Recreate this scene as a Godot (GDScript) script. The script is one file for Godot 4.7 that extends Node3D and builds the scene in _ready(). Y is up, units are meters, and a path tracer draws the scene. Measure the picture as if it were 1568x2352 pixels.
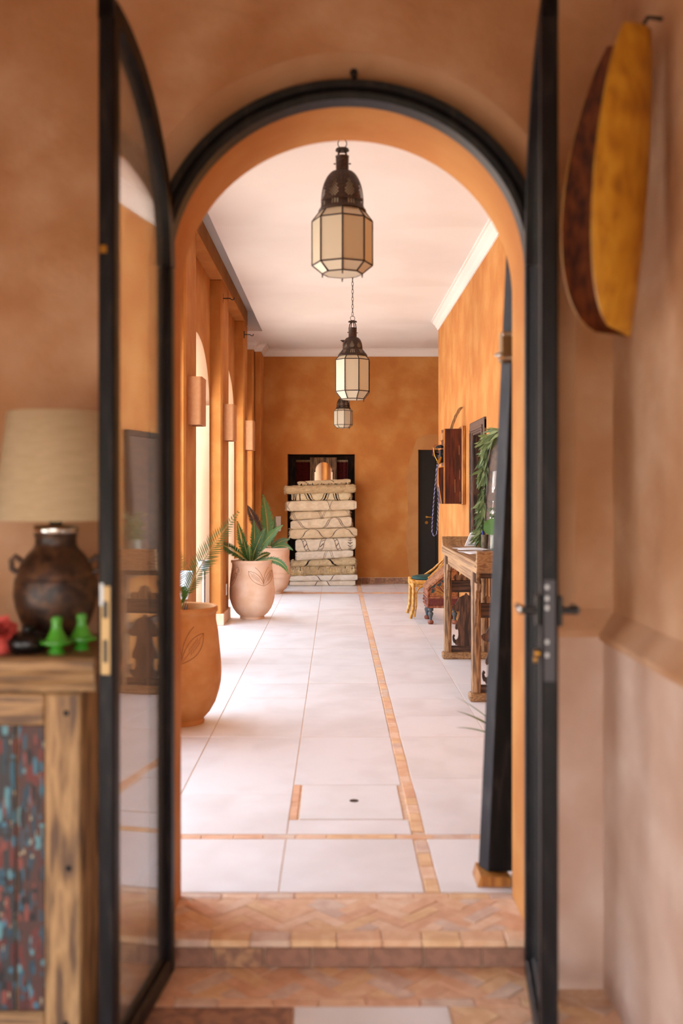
extends Node3D
# World: y up, metres. The hall runs along -z; P(x, y, d) is a point d metres in front of the camera's plane.
# The hall's floor is y = 0, the near room's floor is y = -0.094.

var rng := RandomNumberGenerator.new()
var M := {}
var grp := 1
var names := {}

# ------------------------------------------------------------------ naming
func numbered(n: String) -> String:
	if not names.has(n):
		names[n] = 0
		return n
	names[n] += 1
	return "%s_%03d" % [n, names[n]]

func P(x: float, y: float, d: float) -> Vector3:
	return Vector3(x, y, -d)

func tag(o: Node3D, label: String, category: String, group := "", kind := "") -> Node3D:
	o.set_meta("label", label)
	o.set_meta("category", category)
	if group != "":
		o.set_meta("group", group)
	if kind != "":
		o.set_meta("kind", kind)
	return o

func thing(called: String, at: Vector3, label: String, category: String, group := "", kind := "", turn := 0.0) -> Node3D:
	var o := Node3D.new()
	o.name = numbered(called)
	add_child(o)
	o.position = at
	o.rotation.y = turn
	tag(o, label, category, group, kind)
	return o

# ------------------------------------------------------------------ mesh tools
func stn() -> SurfaceTool:
	var st := SurfaceTool.new()
	st.begin(Mesh.PRIMITIVE_TRIANGLES)
	st.set_smooth_group(-1)
	return st

func mesh_of(st: SurfaceTool) -> ArrayMesh:
	st.generate_normals()
	st.index()
	return st.commit()

func obj(called: String, st: SurfaceTool, m: Material, parent: Node = null) -> MeshInstance3D:
	return put(called, mesh_of(st), m, parent)

func put(called: String, me: Mesh, m: Material, parent: Node = null) -> MeshInstance3D:
	var o := MeshInstance3D.new()
	o.mesh = me
	o.material_override = m
	if parent == null:
		o.name = numbered(called)
		add_child(o)
	else:
		var n := called
		var k := 0
		while parent.has_node(NodePath(n)):
			k += 1
			n = "%s_%03d" % [called, k]
		o.name = n
		parent.add_child(o, true)
	return o

func flat(st: SurfaceTool) -> void:
	st.set_smooth_group(-1)

func smooth(st: SurfaceTool) -> void:
	grp += 1
	st.set_smooth_group(grp)

func vtx(st: SurfaceTool, p: Vector3, uv: Vector2) -> void:
	st.set_uv(uv)
	st.add_vertex(p)

func tri(st: SurfaceTool, a: Vector3, b: Vector3, c: Vector3, out: Vector3, ua := Vector2.ZERO, ub := Vector2.ZERO, uc := Vector2.ZERO) -> void:
	if (b - a).cross(c - a).dot(out) > 0.0:
		vtx(st, a, ua); vtx(st, c, uc); vtx(st, b, ub)
	else:
		vtx(st, a, ua); vtx(st, b, ub); vtx(st, c, uc)

func quad(st: SurfaceTool, a: Vector3, b: Vector3, c: Vector3, d: Vector3, out: Vector3, ua := Vector2(0, 0), ub := Vector2(1, 0), uc := Vector2(1, 1), ud := Vector2(0, 1)) -> void:
	tri(st, a, b, c, out, ua, ub, uc)
	tri(st, a, c, d, out, ua, uc, ud)

# chamfered box
func bx(st: SurfaceTool, c: Vector3, s: Vector3, bev := 0.004, bas := Basis()) -> void:
	flat(st)
	var h := s * 0.5
	var b := minf(bev, minf(h.x, minf(h.y, h.z)) * 0.6)
	var pt := func(sg: Vector3, ax: int) -> Vector3:
		var p := Vector3(sg.x * (h.x - b), sg.y * (h.y - b), sg.z * (h.z - b))
		p[ax] = sg[ax] * h[ax]
		return c + bas * p
	for ax in 3:
		var u := (ax + 1) % 3
		var w := (ax + 2) % 3
		for s1 in [-1.0, 1.0]:
			var q: Array = []
			for k in [[-1.0, -1.0], [1.0, -1.0], [1.0, 1.0], [-1.0, 1.0]]:
				var sg := Vector3.ZERO
				sg[ax] = s1; sg[u] = k[0]; sg[w] = k[1]
				q.append(pt.call(sg, ax))
			var n := Vector3.ZERO
			n[ax] = s1
			quad(st, q[0], q[1], q[2], q[3], bas * n)
			if b > 0.0:
				for s2 in [-1.0, 1.0]:
					var n2 := Vector3.ZERO
					n2[ax] = s1; n2[u] = s2
					var a1 := n2; var a2 := n2
					a1[w] = -1.0; a2[w] = 1.0
					quad(st, pt.call(a1, ax), pt.call(a2, ax), pt.call(a2, u), pt.call(a1, u), bas * n2)
	if b > 0.0:
		for sx in [-1.0, 1.0]:
			for sy in [-1.0, 1.0]:
				for sz in [-1.0, 1.0]:
					var sg := Vector3(sx, sy, sz)
					tri(st, pt.call(sg, 0), pt.call(sg, 1), pt.call(sg, 2), bas * sg)

# box between corners
func bb(st: SurfaceTool, lo: Vector3, hi: Vector3, bev := 0.004) -> void:
	bx(st, (lo + hi) * 0.5, (hi - lo).abs(), bev)

# lathe about y; profile runs (r, y) from bottom to top on the outside
func lathe(st: SurfaceTool, prof: Array, segs := 40, at := Vector3.ZERO, is_smooth := true, turn := 0.0) -> void:
	if is_smooth:
		smooth(st)
	else:
		flat(st)
	var total := 0.0
	for i in range(1, prof.size()):
		total += (prof[i] - prof[i - 1]).length()
	var run := 0.0
	for i in prof.size() - 1:
		var p: Vector2 = prof[i]
		var q: Vector2 = prof[i + 1]
		var l := (q - p).length()
		if is_smooth and i > 0:
			var t0: Vector2 = (prof[i] - prof[i - 1]).normalized()
			if t0.dot((q - p).normalized()) < 0.6:
				smooth(st)
		for k in segs:
			var a0 := TAU * k / segs + turn
			var a1 := TAU * (k + 1) / segs + turn
			var am := (a0 + a1) * 0.5
			var d := q - p
			var out := Vector3(cos(am) * d.y, -d.x, sin(am) * d.y)
			quad(st, at + Vector3(cos(a0) * p.x, p.y, sin(a0) * p.x), at + Vector3(cos(a1) * p.x, p.y, sin(a1) * p.x), at + Vector3(cos(a1) * q.x, q.y, sin(a1) * q.x), at + Vector3(cos(a0) * q.x, q.y, sin(a0) * q.x), out,
				Vector2(float(k) / segs, 1.0 - run / total), Vector2(float(k + 1) / segs, 1.0 - run / total), Vector2(float(k + 1) / segs, 1.0 - (run + l) / total), Vector2(float(k) / segs, 1.0 - (run + l) / total))
		run += l
	flat(st)

# tube through points
func tube(st: SurfaceTool, pts: Array, rad, sides := 8, caps := true) -> void:
	smooth(st)
	var n := pts.size()
	var rings: Array = []
	var up := Vector3.UP
	for i in n:
		var t: Vector3 = (pts[mini(i + 1, n - 1)] - pts[maxi(i - 1, 0)]).normalized()
		if i == 0:
			if absf(t.dot(up)) > 0.9:
				up = Vector3.RIGHT
		var x := up.cross(t).normalized()
		up = t.cross(x).normalized()
		var r: float = rad[i] if rad is Array else rad
		var ring: Array = []
		for k in sides:
			var a := TAU * k / sides
			ring.append(pts[i] + (x * cos(a) + up * sin(a)) * r)
		rings.append(ring)
	for i in n - 1:
		for k in sides:
			var k2 := (k + 1) % sides
			var mid: Vector3 = (rings[i][k] + rings[i][k2]) * 0.5 - pts[i]
			var u0 := float(k) / sides
			var u1 := float(k + 1) / sides
			quad(st, rings[i][k], rings[i][k2], rings[i + 1][k2], rings[i + 1][k], mid, Vector2(u0, float(i) / (n - 1)), Vector2(u1, float(i) / (n - 1)), Vector2(u1, float(i + 1) / (n - 1)), Vector2(u0, float(i + 1) / (n - 1)))
	if caps:
		flat(st)
		for e in [0, n - 1]:
			var out: Vector3 = (pts[0] - pts[1]) if e == 0 else (pts[n - 1] - pts[n - 2])
			for k in sides:
				tri(st, pts[e], rings[e][k], rings[e][(k + 1) % sides], out)
	flat(st)

# polygon in local xy, extruded from z0 to z1, then moved by xf
func prism(st: SurfaceTool, poly: PackedVector2Array, z0: float, z1: float, xf := Transform3D(), smooth_cos := 2.0) -> void:
	flat(st)
	var idx := Geometry2D.triangulate_polygon(poly)
	for e in [z0, z1]:
		var out := xf.basis * Vector3(0, 0, -1.0 if (e == z0) == (z0 < z1) else 1.0)
		for i in range(0, idx.size(), 3):
			var a := poly[idx[i]]; var b := poly[idx[i + 1]]; var c := poly[idx[i + 2]]
			tri(st, xf * Vector3(a.x, a.y, e), xf * Vector3(b.x, b.y, e), xf * Vector3(c.x, c.y, e), out, a, b, c)
	var cw := Geometry2D.is_polygon_clockwise(poly)
	var n := poly.size()
	if smooth_cos < 1.5:
		smooth(st)
	for i in n:
		var a := poly[i]; var b := poly[(i + 1) % n]
		var d := (b - a)
		var prev := (a - poly[(i - 1 + n) % n]).normalized()
		if smooth_cos < 1.5 and prev.dot(d.normalized()) < smooth_cos:
			smooth(st)
		var o2 := Vector2(d.y, -d.x)
		# Geometry2D calls a polygon clockwise in a y-down frame
		if cw:
			o2 = -o2
		if not _outward(poly, a, b, o2):
			o2 = -o2
		quad(st, xf * Vector3(a.x, a.y, z0), xf * Vector3(b.x, b.y, z0), xf * Vector3(b.x, b.y, z1), xf * Vector3(a.x, a.y, z1), xf.basis * Vector3(o2.x, o2.y, 0))
	flat(st)

func _outward(poly: PackedVector2Array, a: Vector2, b: Vector2, o: Vector2) -> bool:
	var m := (a + b) * 0.5 + o.normalized() * 0.0004
	return not Geometry2D.is_point_in_polygon(m, poly)

func rect(x0: float, y0: float, x1: float, y1: float) -> PackedVector2Array:
	return PackedVector2Array([Vector2(x0, y0), Vector2(x1, y0), Vector2(x1, y1), Vector2(x0, y1)])

# a flat paver cut from a polygon given as (x, d), top at y1
func paver(st: SurfaceTool, poly: PackedVector2Array, y0: float, y1: float) -> void:
	# local (x, d, z up): x -> x, y -> -z, z -> y
	prism(st, poly, y0, y1, Transform3D(Basis(Vector3(1, 0, 0), Vector3(0, 0, -1), Vector3(0, 1, 0)), Vector3.ZERO))

# points of a door arch: from the right foot up, over and down to the left foot
func arch_pts(cx: float, a: float, b: float, spring: float, foot: float, n := 64) -> PackedVector2Array:
	var r := PackedVector2Array([Vector2(cx + a, foot)])
	for i in n + 1:
		var t := PI * i / n
		r.append(Vector2(cx + a * cos(t), spring + b * sin(t)))
	r.append(Vector2(cx - a, foot))
	return r

# sweep of a profile [(offset outwards, d)] along the door arch
func arch_sweep(st: SurfaceTool, prof: Array, cx: float, a: float, b: float, spring: float, foot: float, n := 72) -> void:
	var paths: Array = []
	for p in prof:
		paths.append(arch_pts(cx, a + p.x, b + p.x, spring, foot, n))
	var m := prof.size()
	var c := Vector2.ZERO
	for p in prof:
		c += p / m
	for j in m:
		smooth(st)
		var j2 := (j + 1) % m
		var o: Vector2 = (prof[j] + prof[j2]) * 0.5 - c
		for i in paths[0].size() - 1:
			var A: Vector2 = paths[j][i]; var B: Vector2 = paths[j][i + 1]
			var C: Vector2 = paths[j2][i + 1]; var D: Vector2 = paths[j2][i]
			var rad := ((A + B) * 0.5 - Vector2(cx, minf((A.y + B.y) * 0.5, spring))).normalized()
			quad(st, P(A.x, A.y, prof[j].y), P(B.x, B.y, prof[j].y), P(C.x, C.y, prof[j2].y), P(D.x, D.y, prof[j2].y), Vector3(rad.x * o.x, rad.y * o.x, -o.y))
	flat(st)
	for e in [0, paths[0].size() - 1]:
		var poly := PackedVector2Array()
		for j in m:
			poly.append(prof[j])
		var idx := Geometry2D.triangulate_polygon(poly)
		for i in range(0, idx.size(), 3):
			var q: Array = []
			for k in 3:
				var pp: Vector2 = paths[idx[i + k]][e]
				q.append(P(pp.x, pp.y, prof[idx[i + k]].y))
			tri(st, q[0], q[1], q[2], Vector3.DOWN)

# a thin bent leaf blade
func blade(st: SurfaceTool, base: Vector3, dir: Vector3, side: Vector3, length: float, width: float, droop: float, n := 6, fold := 0.25) -> void:
	smooth(st)
	var nrm := side.cross(dir).normalized()
	var L: Array = []; var C: Array = []; var R: Array = []
	for i in n + 1:
		var t := float(i) / n
		var w := width * 0.5 * (pow(sin(PI * pow(t, 0.75) * 0.97 + 0.04), 0.9))
		var c := base + dir * length * t + Vector3.DOWN * droop * t * t
		C.append(c)
		L.append(c - side * w + nrm * w * fold)
		R.append(c + side * w + nrm * w * fold)
	for i in n:
		quad(st, L[i], C[i], C[i + 1], L[i + 1], nrm)
		quad(st, C[i], R[i], R[i + 1], C[i + 1], nrm)
	flat(st)

# ------------------------------------------------------------------ materials
func noise_tex(sd: int, freq: float, cols: Array, offs: Array, size := 512, octaves := 4, kind := FastNoiseLite.TYPE_SIMPLEX_SMOOTH) -> NoiseTexture2D:
	var f := FastNoiseLite.new()
	f.seed = sd
	f.frequency = freq
	f.noise_type = kind
	f.fractal_octaves = octaves
	var t := NoiseTexture2D.new()
	t.width = size
	t.height = size
	t.seamless = true
	t.noise = f
	var g := Gradient.new()
	g.offsets = PackedFloat32Array(offs)
	var pc := PackedColorArray()
	for c in cols:
		pc.append(c)
	g.colors = pc
	t.color_ramp = g
	return t

func bump_tex(sd: int, freq: float, size := 256, octaves := 4) -> NoiseTexture2D:
	return noise_tex(sd, freq, [Color.BLACK, Color.WHITE], [0.0, 1.0], size, octaves)

func hexc(s: String) -> Color:
	return Color.html(s)

func mat(col: Color, rough := 0.8, spec := 0.5) -> StandardMaterial3D:
	var m := StandardMaterial3D.new()
	m.albedo_color = col
	m.roughness = rough
	m.metallic_specular = spec
	return m

func tex_mat(t: Texture2D, scale: Vector3, rough := 0.85, world := false, bump: Texture2D = null, bump_cm := 0.3) -> StandardMaterial3D:
	var m := StandardMaterial3D.new()
	m.albedo_texture = t
	m.uv1_triplanar = true
	m.uv1_world_triplanar = world
	m.uv1_scale = scale
	m.roughness = rough
	if bump:
		m.heightmap_enabled = true
		m.heightmap_texture = bump
		m.heightmap_scale = bump_cm
	return m

func metal(col: Color, rough: float, metallic := 1.0) -> StandardMaterial3D:
	var m := mat(col, rough)
	m.metallic = metallic
	return m

func wood(sd: int, dark: Color, mid: Color, light: Color, scale: Vector3, rough := 0.55) -> StandardMaterial3D:
	var t := noise_tex(sd, 0.012, [dark, mid, light, mid, dark], [0.15, 0.4, 0.55, 0.68, 0.9], 256, 5)
	var m := tex_mat(t, scale, rough)
	return m

func make_materials() -> void:
	var b1 := bump_tex(11, 0.02, 512, 5)
	M.bump = b1
	M.fine = bump_tex(12, 0.08, 256, 3)
	M.hall = tex_mat(noise_tex(21, 0.006, [hexc("b47030"), hexc("ba7736"), hexc("bf7f3d"), hexc("c68a4a")], [0.15, 0.42, 0.6, 0.9], 512, 6), Vector3.ONE * 0.55, 0.9, true, b1, 0.5)
	M.sunlit_reveal = tex_mat(noise_tex(25, 0.006, [hexc("e9c29c"), hexc("eecdab")], [0.3, 0.7], 256), Vector3.ONE * 0.6, 0.9, true)  # orange jambs painted pale to stand for overexposed daylight
	M.near = tex_mat(noise_tex(22, 0.006, [hexc("b3825a"), hexc("bb8c66"), hexc("c09470"), hexc("c9a180")], [0.15, 0.42, 0.6, 0.9], 512, 6), Vector3.ONE * 0.7, 0.85, true, b1, 0.6)
	M.dado = tex_mat(noise_tex(27, 0.006, [hexc("bf9d87"), hexc("c8a894"), hexc("d3b8a6")], [0.15, 0.5, 0.9], 512, 6), Vector3.ONE * 0.7, 0.8, true, b1, 0.5)
	M.ceiling = tex_mat(noise_tex(23, 0.004, [hexc("dcd2ca"), hexc("e2d9d2")], [0.3, 0.7], 256), Vector3.ONE * 0.4, 0.9, true)
	M.cornice = mat(hexc("e2d9d1"), 0.8)
	M.pocket = mat(hexc("c9bcb0"), 0.9)
	M.bed = tex_mat(noise_tex(24, 0.05, [hexc("dcb692"), hexc("e6c8a9")], [0.3, 0.7], 256), Vector3.ONE * 2.0, 0.9, true)
	for i in 3:
		var k: String = ["ebe7e2", "ede9e5", "e8e2dd"][i]
		var k2: String = ["e3ded8", "e6e1dc", "e0dad4"][i]
		M["tile%d" % i] = tex_mat(noise_tex(30 + i, 0.008, [hexc(k2), hexc(k), hexc("efebe7")], [0.1, 0.5, 0.95], 256, 6), Vector3(0.9, 0.9, 0.9), 0.38, true)
	for i in 5:
		var a: String = ["e8bd97", "edc9a8", "e4b48f", "dfc2a8", "eac294"][i]
		var b: String = ["dfae86", "e4ba96", "d8a580", "d2b098", "dfb284"][i]
		M["brick%d" % i] = tex_mat(noise_tex(40 + i, 0.03, [hexc(b), hexc(a)], [0.3, 0.7], 128), Vector3.ONE * 3.0, 0.75, true, M.fine, 0.1)
	for i in 3:
		var a: String = ["ab7e60", "9c705a", "b58a64"][i]
		M["oldbrick%d" % i] = tex_mat(noise_tex(46 + i, 0.03, [hexc("8a6450"), hexc(a)], [0.3, 0.65], 128), Vector3.ONE * 4.0, 0.8, true, M.fine, 0.15)
	M.iron = tex_mat(noise_tex(50, 0.03, [hexc("0b0a0d"), hexc("121116"), hexc("1d1b1b"), hexc("352a20")], [0.3, 0.55, 0.75, 0.95], 256), Vector3(3, 0.8, 3), 0.46)
	M.iron.metallic = 0.0
	M.iron.metallic_specular = 0.35
	M.glass = StandardMaterial3D.new()
	M.glass.transparency = BaseMaterial3D.TRANSPARENCY_ALPHA
	M.glass.albedo_color = Color(0.9, 0.92, 0.9, 0.05)
	M.glass.roughness = 0.02
	M.glass.metallic_specular = 0.7
	M.terracotta = tex_mat(noise_tex(55, 0.01, [hexc("e0b490"), hexc("e6be9f"), hexc("eac7ab"), hexc("efd2ba")], [0.1, 0.4, 0.6, 0.95], 256, 6), Vector3.ONE * 1.6, 0.85, false, M.fine, 0.15)
	M.terracotta2 = tex_mat(noise_tex(56, 0.01, [hexc("b87638"), hexc("c08044"), hexc("c98c52"), hexc("d29c66")], [0.1, 0.4, 0.6, 0.95], 256, 6), Vector3.ONE * 1.6, 0.85, false, M.fine, 0.15)  # near pot's clay, darkened in the colour because it stands backlit
	M.incised = mat(hexc("8f5a35"), 0.9)
	M.soil = tex_mat(noise_tex(57, 0.08, [hexc("2c1d13"), hexc("5a3b25")], [0.3, 0.7], 128), Vector3.ONE * 4.0, 0.95, false, M.fine, 1.0)
	for i in 4:
		var a: String = ["33531f", "436829", "587a40", "33231a"][i]
		var lm := mat(hexc(a), 0.45)
		lm.backlight_enabled = true
		lm.backlight = hexc(a) * 0.6
		M["leaf%d" % i] = lm
	M.rachis = mat(hexc("a9a85a"), 0.5)
	M.garland = mat(hexc("7c8a5a"), 0.6)
	M.garland.backlight_enabled = true
	M.garland.backlight = hexc("54663a")
	M.garland2 = mat(hexc("5f7148"), 0.6)
	M.broadleaf = mat(hexc("557c40"), 0.5)
	M.broadleaf.backlight_enabled = true
	M.broadleaf.backlight = hexc("45662f")
	M.bronze = tex_mat(noise_tex(60, 0.04, [hexc("2b1d17"), hexc("3f2b20"), hexc("5b4230")], [0.3, 0.55, 0.85], 256), Vector3.ONE * 6.0, 0.55)
	M.bronze.metallic = 0.4
	M.pane = mat(hexc("e2d8c2"), 0.35)
	M.pane.backlight_enabled = true
	M.pane.backlight = hexc("e8e0d0")
	M.oldwood = wood(70, hexc("4a3020"), hexc("8a6341"), hexc("b58a5e"), Vector3(5, 0.6, 5))
	M.oldwood_z = wood(71, hexc("76502f"), hexc("946d46"), hexc("b38a5c"), Vector3(3, 9, 0.12))
	M.darkwood = wood(72, hexc("24140d"), hexc("452a1b"), hexc("6b4630"), Vector3(5, 0.6, 5))
	M.darkwood_x = wood(73, hexc("24140d"), hexc("452a1b"), hexc("6b4630"), Vector3(0.6, 5, 5))
	M.mahogany = wood(74, hexc("34120b"), hexc("4c1d10"), hexc("632a16"), Vector3(4, 0.5, 4), 0.35)
	M.honey = wood(75, hexc("8a4d1c"), hexc("a86a2a"), hexc("bf8038"), Vector3(4, 0.5, 4), 0.4)
	M.blackwood = wood(76, hexc("0d0a09"), hexc("1a1412"), hexc("2c2320"), Vector3(4, 0.5, 4), 0.5)
	M.blackwood.metallic_specular = 0.3
	M.lit_edge = tex_mat(noise_tex(77, 0.03, [hexc("1d1a1d"), hexc("2a262b"), hexc("403b39")], [0.3, 0.6, 0.9], 128), Vector3(4, 1, 4), 0.55)  # grey carries the daylight falling on the dark board's hall side
	M.lit_edge.metallic_specular = 0.3
	M.greenblack = mat(hexc("0a0e0d"), 0.45)
	M.black = mat(hexc("0c0c0c"), 0.3)
	M.rattan = tex_mat(noise_tex(78, 0.03, [hexc("a9691e"), hexc("cf9238"), hexc("dba550")], [0.2, 0.5, 0.8], 128), Vector3.ONE * 5.0, 0.4)
	M.greencloth = mat(hexc("143f37"), 0.7)
	M.redpaint = tex_mat(noise_tex(79, 0.03, [hexc("6b2e1c"), hexc("8c4a30"), hexc("a8704f")], [0.2, 0.5, 0.85], 128), Vector3.ONE * 5.0, 0.6)
	M.darkred = mat(hexc("5c1d17"), 0.6)
	M.ochre = mat(hexc("b9863a"), 0.6)
	M.teal = mat(hexc("1f3f45"), 0.55)
	M.brass = metal(hexc("b98a3c"), 0.35)
	M.chrome = metal(hexc("d9d9d6"), 0.18)
	M.steel = metal(hexc("a6a6a8"), 0.35)
	M.white = mat(hexc("f1eeea"), 0.6)
	M.paper = mat(hexc("f4f2f2"), 0.7)
	M.shade = tex_mat(noise_tex(80, 0.02, [hexc("d2be98"), hexc("ddcba8")], [0.3, 0.7], 256), Vector3(2, 14, 2), 0.9)
	M.shade.backlight_enabled = true
	M.shade.backlight = hexc("d6c096")
	M.lampclay = tex_mat(noise_tex(81, 0.015, [hexc("1d120d"), hexc("38241a"), hexc("5a3c28"), hexc("6b4a2a")], [0.2, 0.45, 0.7, 0.95], 256), Vector3.ONE * 5.0, 0.38, false, M.fine, 0.15)
	M.green = mat(hexc("3f9a1c"), 0.25)
	M.green.clearcoat_enabled = true
	M.coral = mat(hexc("d6574e"), 0.7)
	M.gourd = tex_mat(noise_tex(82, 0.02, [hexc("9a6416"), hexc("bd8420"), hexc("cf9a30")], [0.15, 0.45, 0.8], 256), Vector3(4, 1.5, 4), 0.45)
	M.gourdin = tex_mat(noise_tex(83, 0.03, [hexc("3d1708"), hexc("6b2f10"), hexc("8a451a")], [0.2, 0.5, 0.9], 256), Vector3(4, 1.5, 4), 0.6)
	M.cabwood = tex_mat(noise_tex(84, 0.01, [hexc("5f452f"), hexc("947148"), hexc("b08a5c"), hexc("8a6844")], [0.2, 0.45, 0.65, 0.9], 256, 5), Vector3(6, 0.9, 6), 0.6)
	M.cabwood_x = tex_mat(noise_tex(85, 0.01, [hexc("5f452f"), hexc("8c6a44"), hexc("a88358"), hexc("6d5138")], [0.2, 0.45, 0.65, 0.9], 256, 5), Vector3(0.9, 9, 9), 0.6)
	M.ropeblue = mat(hexc("2b2f5c"), 0.7)
	M.ropewhite = mat(hexc("9a98b4"), 0.7)
	M.redcloth = tex_mat(noise_tex(86, 0.05, [hexc("3d0a0c"), hexc("7a1418"), hexc("4a1d14")], [0.3, 0.55, 0.8], 128), Vector3.ONE * 5.0, 0.9)
	M.mirror = metal(hexc("e6e2dc"), 0.03)
	M.fringe = mat(hexc("cdb491"), 0.95)
	M.outside = mat(hexc("f0e6dc"), 0.9)
	M.dimmed_yard = mat(hexc("5b5238"), 0.95)  # unseen rear yard, kept dark so the upper near walls get less light
	M.sand = mat(hexc("d9cfc2"), 0.95)
	M.sconce = tex_mat(noise_tex(87, 0.05, [hexc("c0875a"), hexc("c48e62")], [0.3, 0.7], 128), Vector3.ONE * 3.0, 0.9)
	M.signboard = wood(88, hexc("2b1a12"), hexc("3d261a"), hexc("543624"), Vector3(4, 4, 0.6))

# ------------------------------------------------------------------ build
func _ready() -> void:
	rng.seed = 7
	# camera, a 35 mm lens: upright picture, the vanishing point a little above and left of the middle
	var cam := Camera3D.new()
	cam.name = "camera"
	add_child(cam)
	cam.position = Vector3(0, 1.5, 0)
	var at := CameraAttributesPhysical.new()
	at.frustum_focal_length = 35.0
	at.frustum_near = 0.05
	at.frustum_far = 200.0
	at.exposure_aperture = 1.7
	at.frustum_focus_distance = 10.5
	cam.attributes = at
	cam.projection = Camera3D.PROJECTION_FRUSTUM
	cam.near = 0.05
	cam.far = 200.0
	cam.size = 2.0 * 0.05 * 1176.0 / 2290.0
	cam.frustum_offset = Vector2(13.0, -49.0) * 0.05 / 2290.0
	cam.current = true
	# sky
	var we := WorldEnvironment.new()
	we.name = "environment"
	var env := Environment.new()
	var sky := Sky.new()
	var sm := ProceduralSkyMaterial.new()
	sm.sky_top_color = Color(0.70, 0.78, 0.88)
	sm.sky_horizon_color = Color(0.97, 0.95, 0.92)
	sm.ground_horizon_color = Color(0.88, 0.82, 0.75)
	sm.ground_bottom_color = Color(0.7, 0.62, 0.54)
	sky.sky_material = sm
	env.background_mode = Environment.BG_SKY
	env.sky = sky
	env.background_energy_multiplier = 4.4
	env.tonemap_mode = Environment.TONE_MAPPER_LINEAR
	env.tonemap_exposure = 2.12
	env.sdfgi_enabled = true
	env.ssao_enabled = true
	env.ssil_enabled = true
	we.environment = env
	add_child(we)
	# sun: high, from behind the building, so that it lights the courtyard and never enters the arches
	var sun := DirectionalLight3D.new()
	sun.name = "sun"
	sun.light_color = Color(1.0, 0.97, 0.93)
	sun.light_energy = 3.0
	sun.light_angular_distance = 0.6
	sun.shadow_enabled = true
	add_child(sun)
	sun.look_at_from_position(Vector3(0, 10, 0), Vector3(0, 10, 0) + Vector3(-0.12, -0.9, -0.3), Vector3.UP)

	make_materials()
	build_shell()
	build_floors()
	build_entry_doors()
	build_left_things()
	build_rugs()
	build_right_things()
	build_lanterns()
	build_near_things()

# ------------------------------------------------------------------ the rooms
const DY := Basis(Vector3(0, 0, -1), Vector3(0, 1, 0), Vector3(1, 0, 0))   # prism in (d, y), extruded along x

# a wall whose outline is a comb: openings [d0, d1, spring, rise] reach the floor
func comb(d0: float, d1: float, y0: float, y1: float, openings: Array) -> PackedVector2Array:
	var p := PackedVector2Array([Vector2(d0, y0)])
	for o in openings:
		p.append(Vector2(o[0], y0))
		if o[3] <= 0.0:
			p.append(Vector2(o[0], o[2]))
			p.append(Vector2(o[1], o[2]))
		else:
			var c: float = (o[0] + o[1]) * 0.5
			var h: float = (o[1] - o[0]) * 0.5
			for i in 33:
				var t := PI - PI * i / 32.0
				p.append(Vector2(c + h * cos(t), o[2] + o[3] * sin(t)))
		p.append(Vector2(o[1], y0))
	p.append(Vector2(d1, y0))
	p.append(Vector2(d1, y1))
	p.append(Vector2(d0, y1))
	return p

func struct(called: String, st: SurfaceTool, m: Material, label: String, category: String) -> MeshInstance3D:
	var o := obj(called, st, m)
	tag(o, label, category, "", "structure")
	return o

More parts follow.
